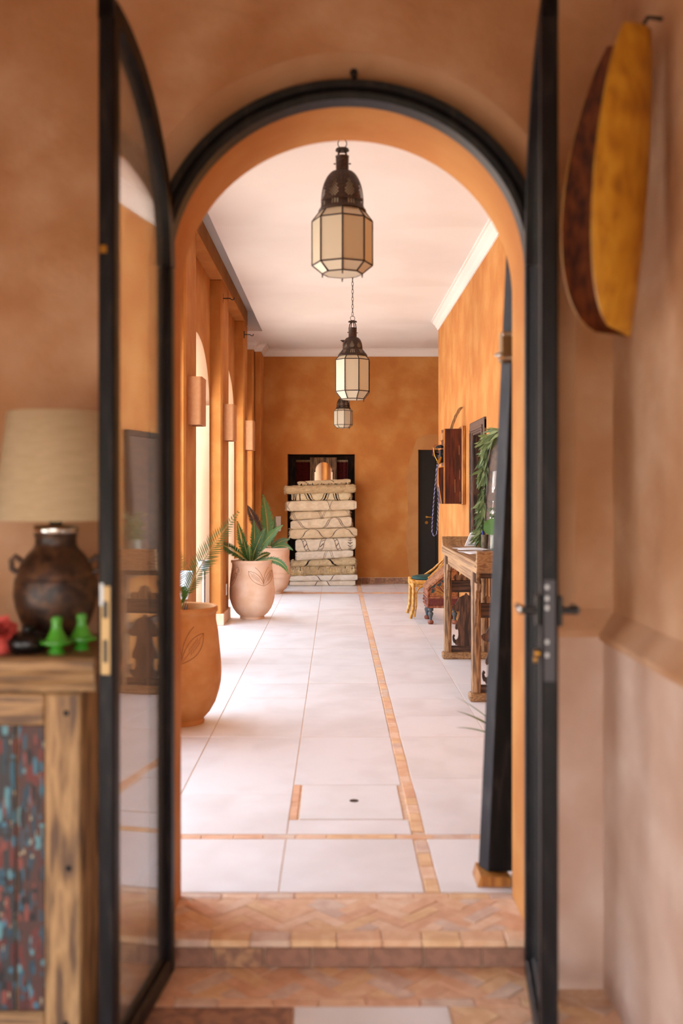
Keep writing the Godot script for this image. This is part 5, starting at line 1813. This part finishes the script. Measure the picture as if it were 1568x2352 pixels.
		blade(fo2, Vector3(0.05, 0.325, 0.2655), Vector3(-cos(a + 0.16), sin(a + 0.16), 0), Vector3(sin(a + 0.16), cos(a + 0.16), 0), r * 0.75, 0.022, 0.0, 4, 0.0)
	obj("painted_stem", st, M.ochre, dk)
	obj("painted_flower", pal, M.teal, dk)
	obj("painted_leaf", fo2, M.darkred, dk)
	st = stn()
	bb(st, Vector3(-0.175, 0.295, -0.265), Vector3(0.18, 0.312, 0.272), 0.004)
	obj("moulding", st, M.redpaint, dk)
	st = stn()
	bb(st, Vector3(-0.175, 0.185, -0.265), Vector3(0.18, 0.208, 0.272), 0.004)
	bb(st, Vector3(-0.172, 0.20, 0.255), Vector3(-0.155, 0.40, 0.272), 0.003)
	obj("moulding", st, M.redpaint, dk)
	st = stn()
	bb(st, Vector3(-0.145, 0.218, 0.262), Vector3(0.165, 0.285, 0.269), 0.003)
	bb(st, Vector3(-0.173, 0.218, -0.235), Vector3(-0.164, 0.285, 0.235), 0.003)
	var dr := obj("drawer_front", st, M.darkred, dk)
	st = stn()
	for z in [-0.12, 0.12]:
		lathe(st, [Vector2(0, -0.012), Vector2(0.012, -0.006), Vector2(0.014, 0), Vector2(0.012, 0.006), Vector2(0, 0.012)], 12, Vector3(-0.182, 0.25, z))
	for k in 9:
		tube(st, [Vector3(-0.13 + k * 0.033, 0.235, 0.2695), Vector3(-0.118 + k * 0.033, 0.265, 0.2695), Vector3(-0.105 + k * 0.033, 0.24, 0.2695)], 0.0016, 4)
	obj("knob", st, M.redpaint, dr)
	for x in [-0.13, 0.14]:
		for z in [-0.22, 0.225]:
			st = stn()
			lathe(st, [Vector2(0.0, 0.0), Vector2(0.024, 0.0), Vector2(0.032, 0.015), Vector2(0.03, 0.035), Vector2(0.016, 0.045), Vector2(0.014, 0.06), Vector2(0.022, 0.09), Vector2(0.03, 0.115), Vector2(0.028, 0.13), Vector2(0.016, 0.14), Vector2(0.018, 0.146), Vector2(0.03, 0.152), Vector2(0.034, 0.19), Vector2(0, 0.19)], 16, Vector3(x, 0, z))
			var lg := obj("leg", st, mat(hexc("4a5054"), 0.6), dk)
			st = stn()
			lathe(st, [Vector2(0.0, -0.0005), Vector2(0.0245, -0.0005), Vector2(0.0335, 0.015), Vector2(0.0315, 0.036), Vector2(0.017, 0.046)], 16, Vector3(x, 0.0006, z))
			obj("leg_foot", st, M.redpaint, lg)

# ------------------------------------------------------------------ lanterns
func lantern(at: Vector3, label: String, R: float, ys: Dictionary, turn: float, flare: bool) -> Node3D:
	# ys: heights above the lantern's lowest rim
	var o := thing("hanging_lantern", at, label, "lantern", "lanterns in a row down the hall", "", turn)
	var N := 8
	var rl := R * 0.66
	var ru: float = R * 0.70
	var rings := [[rl, 0.0], [R, ys.low], [R, ys.high], [ru, ys.skirt]]
	var fr := stn()
	for j in rings.size():
		var ring: Array = []
		for k in N + 1:
			var a := TAU * k / N
			ring.append(Vector3(sin(a) * rings[j][0], rings[j][1], cos(a) * rings[j][0]))
		for k in N:
			tube(fr, [ring[k], ring[k + 1]], R * 0.026, 6)
			if j > 0:
				var a := TAU * k / N
				tube(fr, [Vector3(sin(a) * rings[j - 1][0], rings[j - 1][1], cos(a) * rings[j - 1][0]), ring[k]], R * 0.03, 6)
			elif k % 2 == 0:
				tube(fr, [ring[k] + Vector3(0, 0.005, 0), ring[k] + Vector3(0, -R * 0.13, 0)], [R * 0.035, R * 0.022], 6)
	obj("frame", fr, M.bronze, o)
	for j in 3:
		for k in N:
			var a0 := TAU * k / N
			var a1 := TAU * (k + 1) / N
			var q: Array = []
			for c in [[a0, j], [a1, j], [a1, j + 1], [a0, j + 1]]:
				q.append(Vector3(sin(c[0]) * rings[c[1]][0], rings[c[1]][1], cos(c[0]) * rings[c[1]][0]))
			var mid: Vector3 = (q[0] + q[1] + q[2] + q[3]) / 4.0
			var nrm: Vector3 = (q[1] - q[0]).cross(q[3] - q[0]).normalized()
			if nrm.dot(Vector3(mid.x, 0, mid.z)) < 0:
				nrm = -nrm
			var st := stn()
			var f: Array = []; var b: Array = []
			for p in q:
				var pp: Vector3 = p.lerp(mid, 0.03)
				f.append(pp); b.append(pp - nrm * 0.003)
			quad(st, f[0], f[1], f[2], f[3], nrm)
			quad(st, b[0], b[1], b[2], b[3], -nrm)
			for e in 4:
				quad(st, f[e], f[(e + 1) % 4], b[(e + 1) % 4], b[e], (f[e] + f[(e + 1) % 4]) * 0.5 - mid)
			obj("pane", st, M.pane, o)
	var st2 := stn()
	lathe(st2, [Vector2(0, -0.002), Vector2(rl * 0.96, -0.002), Vector2(rl * 0.96, 0.002), Vector2(0, 0.002)], 8, Vector3.ZERO, false, PI / 2)
	obj("pane", st2, M.pane, o)
	# pierced dome
	var prof: Array = []
	var dr: float = ys.dome_r
	if flare:
		prof = [Vector2(R * 0.80, ys.skirt - 0.012), Vector2(R * 0.81, ys.skirt), Vector2(R * 0.78, ys.skirt + 0.006), Vector2(dr * 1.06, ys.dome0 - 0.006)]
	else:
		prof = [Vector2(R * 0.755, ys.skirt - 0.008), Vector2(R * 0.77, ys.skirt), Vector2(R * 0.715, ys.skirt + 0.010), Vector2(dr * 0.985, ys.dome0)]
	var nr := 22
	var n := N * 12
	var dome := stn()
	var rows: Array = prof.duplicate()
	for i in nr + 1:
		var t := float(i) / nr
		var r: float = lerpf(ys.neck_r, dr, sqrt(maxf(0.0, 1.0 - pow(t, 2.1))))
		rows.append(Vector2(r, lerpf(ys.dome0, ys.dome1, t)))
	smooth(dome)
	var hole_rows := {7: [6], 8: [5, 6], 9: [4, 7], 10: [5, 6], 11: [4, 7], 12: [5, 6, 3, 8], 13: [4, 7], 14: [5, 6], 15: [5], 16: [6]}
	for i in rows.size() - 1:
		var g := i - prof.size()
		for k in n:
			var kk := k % 12
			# piercings: a leaf-shaped cluster on each rib panel and a row round the skirt
			if g >= 2 and g <= 13:
				var width: int = [1, 2, 3, 3, 3, 3, 2, 2, 2, 1, 1, 1][g - 2]
				if absi(kk - 5) <= width and kk != 0 and (kk + g) % 2 == 0:
					continue
			elif i == prof.size() - 2 and kk >= 3 and kk <= 8 and kk % 2 == 0:
				continue
			var a0 := TAU * k / n
			var a1 := TAU * (k + 1) / n
			var rib0: float = 1.0 + (0.012 if k % 12 == 0 else 0.0)
			var rib1: float = 1.0 + (0.012 if (k + 1) % 12 == 0 else 0.0)
			var p: Vector2 = rows[i]; var q: Vector2 = rows[i + 1]
			quad(dome, Vector3(sin(a0) * p.x * rib0, p.y, cos(a0) * p.x * rib0), Vector3(sin(a1) * p.x * rib1, p.y, cos(a1) * p.x * rib1), Vector3(sin(a1) * q.x * rib1, q.y, cos(a1) * q.x * rib1), Vector3(sin(a0) * q.x * rib0, q.y, cos(a0) * q.x * rib0), Vector3(sin(a0), 0.3, cos(a0)))
	flat(dome)
	# a rolled rim at the foot of the dome
	lathe(dome, [Vector2(rows[0].x - 0.004, rows[0].y - 0.006), Vector2(rows[0].x + 0.004, rows[0].y - 0.005), Vector2(rows[0].x + 0.007, rows[0].y), Vector2(rows[0].x + 0.003, rows[0].y + 0.006), Vector2(rows[0].x - 0.004, rows[0].y + 0.005)], 48)
	obj("dome", dome, M.bronze, o)
	st2 = stn()
	var lin: Array = [Vector2(ru * 0.9, ys.skirt)]
	for i in 9:
		var t := float(i) / 8
		lin.append(Vector2(maxf(0.0, dr * 0.9 * sqrt(1.0 - t * t)), lerpf(ys.dome0, ys.dome1 - 0.02, t)))
	lathe(st2, lin, 32)
	obj("glow_liner", st2, M.pane, o)  # pale liner added inside so the piercings look lit
	# neck, crown and hanger
	st2 = stn()
	var nk: float = ys.neck_r
	lathe(st2, [Vector2(nk * 0.98, ys.dome1 - 0.01), Vector2(nk, ys.dome1), Vector2(nk * 0.95, ys.dome1 + 0.01), Vector2(nk * 0.97, ys.neck1 - 0.005), Vector2(nk * 1.04, ys.neck1), Vector2(nk * 0.8, ys.neck1 + 0.002), Vector2(0, ys.neck1 + 0.002)], 24)
	for k in 4:
		var a := TAU * (k + 0.5) / 4
		tube(st2, [Vector3(cos(a) * nk * 0.9, ys.neck1, sin(a) * nk * 0.9), Vector3(cos(a) * nk * 0.75, lerpf(ys.neck1, ys.crown, 0.6), sin(a) * nk * 0.75), Vector3(cos(a) * nk * 0.35, ys.crown, sin(a) * nk * 0.35)], nk * 0.11, 6)
	lathe(st2, [Vector2(0, ys.crown - 0.004), Vector2(nk * 1.05, ys.crown - 0.002), Vector2(nk * 0.95, ys.crown + 0.008), Vector2(nk * 0.3, ys.crown + 0.016), Vector2(0, ys.crown + 0.016)], 20)
	for s in [-1.0, 1.0]:
		tube(st2, [Vector3(s * nk, lerpf(ys.dome1, ys.neck1, 0.5), 0), Vector3(s * nk * 1.3, lerpf(ys.dome1, ys.neck1, 0.5), 0)], 0.004, 6)
	obj("neck", st2, M.bronze, o)
	# chain up to the ceiling
	st2 = stn()
	var y: float = ys.crown + 0.012
	var ringp: Array = []
	for k in 17:
		var a := TAU * k / 16
		ringp.append(Vector3(sin(a) * 0.024, y + 0.024 - cos(a) * 0.024, 0))
	tube(st2, ringp, 0.0028, 6, false)
	y += 0.046
	var link := 0
	while y + at.y < 3.775:
		var pts: Array = []
		for k in 13:
			var a := TAU * k / 12
			var w := sin(a) * 0.009
			pts.append(Vector3(w if link % 2 == 0 else 0.0, y + 0.02 - cos(a) * 0.023, 0.0 if link % 2 == 0 else w))
		tube(st2, pts, 0.0026, 5, false)
		y += 0.038
		link += 1
	obj("chain", st2, M.bronze, o)
	st2 = stn()
	var cy := 3.779 - at.y
	lathe(st2, [Vector2(0, cy - 0.03), Vector2(0.012, cy - 0.028), Vector2(0.03, cy - 0.012), Vector2(0.045, cy - 0.004), Vector2(0.045, cy), Vector2(0, cy)], 20)
	obj("ceiling_cup", st2, M.bronze, o)
	return o

func build_lanterns() -> void:
	lantern(P(0.035, 2.675, 5.4), "largest brass and frosted glass lantern, hanging nearest under the arch", 0.163, {"low": 0.045, "high": 0.282, "skirt": 0.345, "dome0": 0.38, "dome1": 0.555, "dome_r": 0.114, "neck_r": 0.036, "neck1": 0.635, "crown": 0.668}, 0.0, false)
	lantern(P(0.168, 2.417, 10.0), "middle lantern with a flared pierced collar, hanging on a long chain", 0.179, {"low": 0.074, "high": 0.389, "skirt": 0.445, "dome0": 0.498, "dome1": 0.62, "dome_r": 0.10, "neck_r": 0.043, "neck1": 0.715, "crown": 0.775}, PI / 8 - 0.06, true)
	lantern(P(0.113, 2.453, 15.12), "smallest darkest lantern, hanging farthest before the back wall", 0.142, {"low": 0.043, "high": 0.254, "skirt": 0.298, "dome0": 0.325, "dome1": 0.455, "dome_r": 0.10, "neck_r": 0.032, "neck1": 0.53, "crown": 0.575}, 0.1, false)

# ------------------------------------------------------------------ near room
func build_near_things() -> void:
	var fy := -0.094
	# lamp cabinet
	var cb := thing("painted_cabinet", P(-1.05, fy, 2.98), "wooden cabinet with a patchwork door of flaking blue and red paint, under the lamp", "cabinet")
	# local: x -0.36..0.36, z -0.22..0.22 (front +z), height 1.134
	var H := 1.134
	var st := stn()
	bb(st, Vector3(-0.345, 0.0, -0.215), Vector3(0.346, H - 0.09, 0.205), 0.006)
	obj("body", st, M.cabwood, cb)
	st = stn()
	var mo := PackedVector2Array([Vector2(0.0, 0.0), Vector2(0.012, 0.0), Vector2(0.016, 0.02), Vector2(0.026, 0.03), Vector2(0.03, 0.05), Vector2(0.038, 0.06), Vector2(0.04, 0.085), Vector2(0.03, 0.095), Vector2(0.0, 0.095)])
	# moulded cornice: front and right side
	prism(st, mo, -0.385, 0.385, Transform3D(Basis(Vector3(0, 0, 1), Vector3(0, 1, 0), Vector3(-1, 0, 0)), Vector3(0, H - 0.095, 0.205)))
	prism(st, mo, -0.245, 0.215, Transform3D(Basis(), Vector3(0.345, H - 0.095, 0)))
	bb(st, Vector3(-0.36, H - 0.03, -0.215), Vector3(0.36, H, 0.22), 0.004)
	obj("moulded_top", st, M.cabwood_x, cb)
	# door frame and plank panel
	st = stn()
	bb(st, Vector3(0.245, 0.05, 0.203), Vector3(0.346, H - 0.10, 0.225), 0.006)
	obj("stile", st, M.cabwood, cb)
	st = stn()
	bb(st, Vector3(-0.345, 0.05, 0.203), Vector3(-0.245, H - 0.10, 0.225), 0.006)
	obj("stile", st, M.cabwood, cb)
	st = stn()
	bb(st, Vector3(-0.246, H - 0.19, 0.203), Vector3(0.246, H - 0.10, 0.224), 0.006)
	obj("rail", st, M.cabwood_x, cb)
	st = stn()
	bb(st, Vector3(-0.246, 0.05, 0.203), Vector3(0.246, 0.15, 0.224), 0.006)
	obj("rail", st, M.cabwood_x, cb)
	for i in 6:
		var x0 := -0.246 + i * 0.082
		st = stn()
		bb(st, Vector3(x0 + 0.002, 0.15, 0.200), Vector3(x0 + 0.080, H - 0.19, 0.212 + 0.002 * (i % 2)), 0.004)
		var im := Image.create(64, 512, false, Image.FORMAT_RGB8)
		im.fill([hexc("3b2a26"), hexc("33302f"), hexc("4a2f28")][i % 3])
		var pal := [hexc("2c5a6b"), hexc("3f7386"), hexc("5f8f95"), hexc("6e2f26"), hexc("88463a"), hexc("2b2322"), hexc("a9997b"), hexc("3a4a55"), hexc("24404e"), hexc("1d1a1a"), hexc("542420")]
		for k in 150:
			var c: Color = pal[rng.randi() % pal.size()]
			var cx := rng.randi() % 64
			var cy := rng.randi() % 512
			var w := rng.randi_range(4, 15)
			var h := rng.randi_range(6, 40)
			if c == pal[6]:
				w = rng.randi_range(3, 7); h = rng.randi_range(6, 14)
			for yy in h:
				var ww := int(w * (0.6 + 0.4 * sin(PI * (yy + 0.5) / h)) + rng.randi_range(-1, 1))
				for xx in ww:
					var qx := cx + xx - ww / 2
					var qy := cy + yy
					if qx >= 0 and qx < 64 and qy < 512:
						im.set_pixel(qx, qy, c.darkened(rng.randf() * 0.12))
		var pm := StandardMaterial3D.new()
		pm.albedo_texture = ImageTexture.create_from_image(im)
		pm.roughness = 0.6
		pm.uv1_triplanar = true
		pm.uv1_scale = Vector3(1.0 / 0.082, 1.0 / 0.8, 1.0 / 0.082)
		pm.uv1_offset = Vector3(-x0 / 0.082, 0.1 * i, 0.0)
		obj("plank", st, pm, cb)
	st = stn()
	for q in [[0.305, H - 0.155], [0.312, 0.55], [0.305, 0.12]]:
		st = stn()
		bx(st, Vector3(q[0], q[1], 0.226), Vector3(0.014, 0.014, 0.004), 0.002)
		obj("nail_head", st, M.iron, cb)
	for x in [-0.30, 0.30]:
		for z in [-0.17, 0.17]:
			st = stn()
			bx(st, Vector3(x, 0.025, z), Vector3(0.07, 0.05, 0.07), 0.006)
			obj("foot", st, M.cabwood, cb)

	# lamp
	var ty := fy + H
	var lp := thing("table_lamp", P(-0.842, ty, 3.0), "table lamp of dark clay pot with a wide beige linen shade, on the cabinet", "lamp")
	st = stn()
	lathe(st, [Vector2(0, 0), Vector2(0.075, 0), Vector2(0.08, 0.012), Vector2(0.095, 0.05), Vector2(0.117, 0.11), Vector2(0.124, 0.15), Vector2(0.120, 0.19), Vector2(0.106, 0.235), Vector2(0.085, 0.268), Vector2(0.066, 0.288), Vector2(0.061, 0.30), Vector2(0.060, 0.32), Vector2(0.066, 0.33), Vector2(0.06, 0.332), Vector2(0.0, 0.332)], 56)
	lathe(st, [Vector2(0.116, 0.192), Vector2(0.121, 0.196), Vector2(0.116, 0.2), ], 56)
	obj("pot", st, M.lampclay, lp)
	st = stn()
	for s in [-1.0, 1.0]:
		tube(st, [Vector3(s * 0.100, 0.245, 0.0), Vector3(s * 0.122, 0.262, 0.0), Vector3(s * 0.134, 0.25, 0.0), Vector3(s * 0.132, 0.225, 0.0), Vector3(s * 0.112, 0.212, 0.0)], 0.009, 10)
	obj("handle", st, M.lampclay, lp)
	st = stn()
	lathe(st, [Vector2(0, 0.332), Vector2(0.063, 0.332), Vector2(0.067, 0.338), Vector2(0.067, 0.350), Vector2(0.062, 0.356), Vector2(0.0, 0.358)], 40)
	obj("neck_ring", st, M.chrome, lp)
	st = stn()
	lathe(st, [Vector2(0, 0.356), Vector2(0.02, 0.356), Vector2(0.018, 0.40), Vector2(0, 0.40)], 20)
	lathe(st, [Vector2(0, 0.40), Vector2(0.012, 0.40), Vector2(0.03, 0.44), Vector2(0.03, 0.48), Vector2(0.0, 0.51)], 20)
	for k in 3:
		var a := TAU * k / 3
		tube(st, [Vector3(0, 0.405, 0), Vector3(cos(a) * 0.168, 0.47, sin(a) * 0.168)], 0.002, 5)
	obj("lamp_holder", st, M.iron, lp)
	st = stn()
	lathe(st, [Vector2(0.172, 0.375), Vector2(0.176, 0.372), Vector2(0.179, 0.375), Vector2(0.1415, 0.692), Vector2(0.139, 0.695), Vector2(0.136, 0.692), Vector2(0.172, 0.377)], 72)
	obj("lamp_shade", st, M.shade, lp)

	# green tagine-shaped pots
	for i in 2:
		var g := thing("green_pot", [P(-0.788, ty, 2.815), P(-0.735, ty, 2.885)][i], ["bright green tagine-shaped pot, front one on the cabinet's corner", "bright green tagine-shaped pot, behind and right of its twin"][i], "pot", "small green tagine pots")
		st = stn()
		lathe(st, [Vector2(0, 0), Vector2(0.022, 0), Vector2(0.023, 0.008), Vector2(0.016, 0.014), Vector2(0.020, 0.022), Vector2(0.040, 0.027), Vector2(0.045, 0.032), Vector2(0.044, 0.037), Vector2(0.030, 0.038)], 32)
		obj("dish", st, M.green, g)
		st = stn()
		lathe(st, [Vector2(0.033, 0.036), Vector2(0.030, 0.042), Vector2(0.022, 0.055), Vector2(0.016, 0.070), Vector2(0.013, 0.083), Vector2(0.015, 0.088), Vector2(0.016, 0.098), Vector2(0.012, 0.104), Vector2(0.011, 0.098), Vector2(0.0, 0.096)], 32)
		obj("lid", st, M.green, g)
	# dark glazed bowl
	st = stn()
	lathe(st, [Vector2(0, 0), Vector2(0.04, 0), Vector2(0.055, 0.015), Vector2(0.058, 0.032), Vector2(0.048, 0.05), Vector2(0.03, 0.058), Vector2(0.018, 0.062), Vector2(0.02, 0.072), Vector2(0.012, 0.08), Vector2(0, 0.081)], 40)
	var db := obj("black_pot", st, M.black)
	db.position = P(-0.875, ty, 2.84)
	tag(db, "small glossy black lidded pot between the green pots and the coral flower", "pot")
	# coral flower-like bundle
	var cf := thing("coral_flower", P(-0.955, ty, 2.83), "coral pink ruffled flower head at the cabinet's left", "flower")
	st = stn()
	for k in 40:
		var a := rng.randf() * TAU
		var e := rng.randf_range(0.1, 1.3)
		var c := Vector3(0, 0.055, 0)
		var dir := Vector3(cos(a) * cos(e), sin(e) * rng.randf_range(0.2, 1.0) - 0.1, sin(a) * cos(e)).normalized()
		blade(st, c + dir * 0.012, dir, dir.cross(Vector3(rng.randf(), 1, rng.randf())).normalized(), rng.randf_range(0.035, 0.055), 0.045, 0.01, 4, 0.5)
	obj("petals", st, M.coral, cf)
	st = stn()
	lathe(st, [Vector2(0, 0), Vector2(0.03, 0), Vector2(0.034, 0.02), Vector2(0.02, 0.05), Vector2(0, 0.055)], 20)
	obj("base", st, M.coral, cf)

	# long yellow trough hanging on the right wall
	var gd := thing("yellow_trough", P(0.868, 1.92, 2.715), "long yellow boat-shaped wooden trough with a dark brown hollow, hung upright on the right wall", "wall ornament", "", "", 0.03)
	var ext := stn()
	var intr := stn()
	smooth(ext)
	var nl := 40
	var ns := 18
	var outp: Array = []
	var inp: Array = []
	for i in nl + 1:
		var t := float(i) / nl
		var y := lerpf(0.0, 0.82, t)
		var e := pow(sin(PI * clampf(pow(t, 0.80) * 0.93, 0.0, 1.0)), 0.52)
		e = maxf(e, 0.06 if i > 0 else 0.02)
		var w := 0.165 * e          # half width along the wall
		var dp := 0.165 * pow(e, 0.8)   # depth out from the wall
		var ro: Array = []; var ri: Array = []
		var shift := 0.055 * (1.0 - t) * (1.0 - t) # the lower end swings out from the wall
		for j in ns + 1:
			var a := PI * j / ns
			var z := cos(a) * w
			var x := -0.012 - shift - dp + sin(a) * dp
			x -= 0.02 * e * (1.0 - sin(a))
			ro.append(Vector3(x, y, z))
			var k := 0.90
			ri.append(Vector3(-0.012 - shift - dp - 0.02 * e * (1.0 - sin(a)) - 0.001 + sin(a) * dp * k, y, z * k))
		outp.append(ro); inp.append(ri)
	smooth(intr)
	for i in nl:
		for j in ns:
			var o2: Vector3 = (outp[i][j] + outp[i + 1][j + 1]) * 0.5 - Vector3(-0.15, outp[i][j].y, 0)
			quad(ext, outp[i][j], outp[i][j + 1], outp[i + 1][j + 1], outp[i + 1][j], o2)
			quad(intr, inp[i][j], inp[i][j + 1], inp[i + 1][j + 1], inp[i + 1][j], -o2)
	flat(ext)
	for i in nl:
		for j in [0, ns]:
			quad(ext, outp[i][j], inp[i][j], inp[i + 1][j], outp[i + 1][j], Vector3(-1, 0, 0))
	for i in [0, nl]:
		for j in ns:
			quad(ext, outp[i][j], outp[i][j + 1], inp[i][j + 1], inp[i][j], Vector3(0, 1 if i == nl else -1, 0))
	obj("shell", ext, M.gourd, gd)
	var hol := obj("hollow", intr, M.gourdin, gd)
	hol.set_meta("label", "dark brown hollow inside")
	st = stn()
	tube(st, [Vector3(0.01, 0.85, 0.03), Vector3(-0.03, 0.855, 0.03), Vector3(-0.05, 0.815, 0.01)], 0.006, 8)
	obj("hook", st, M.iron, gd)
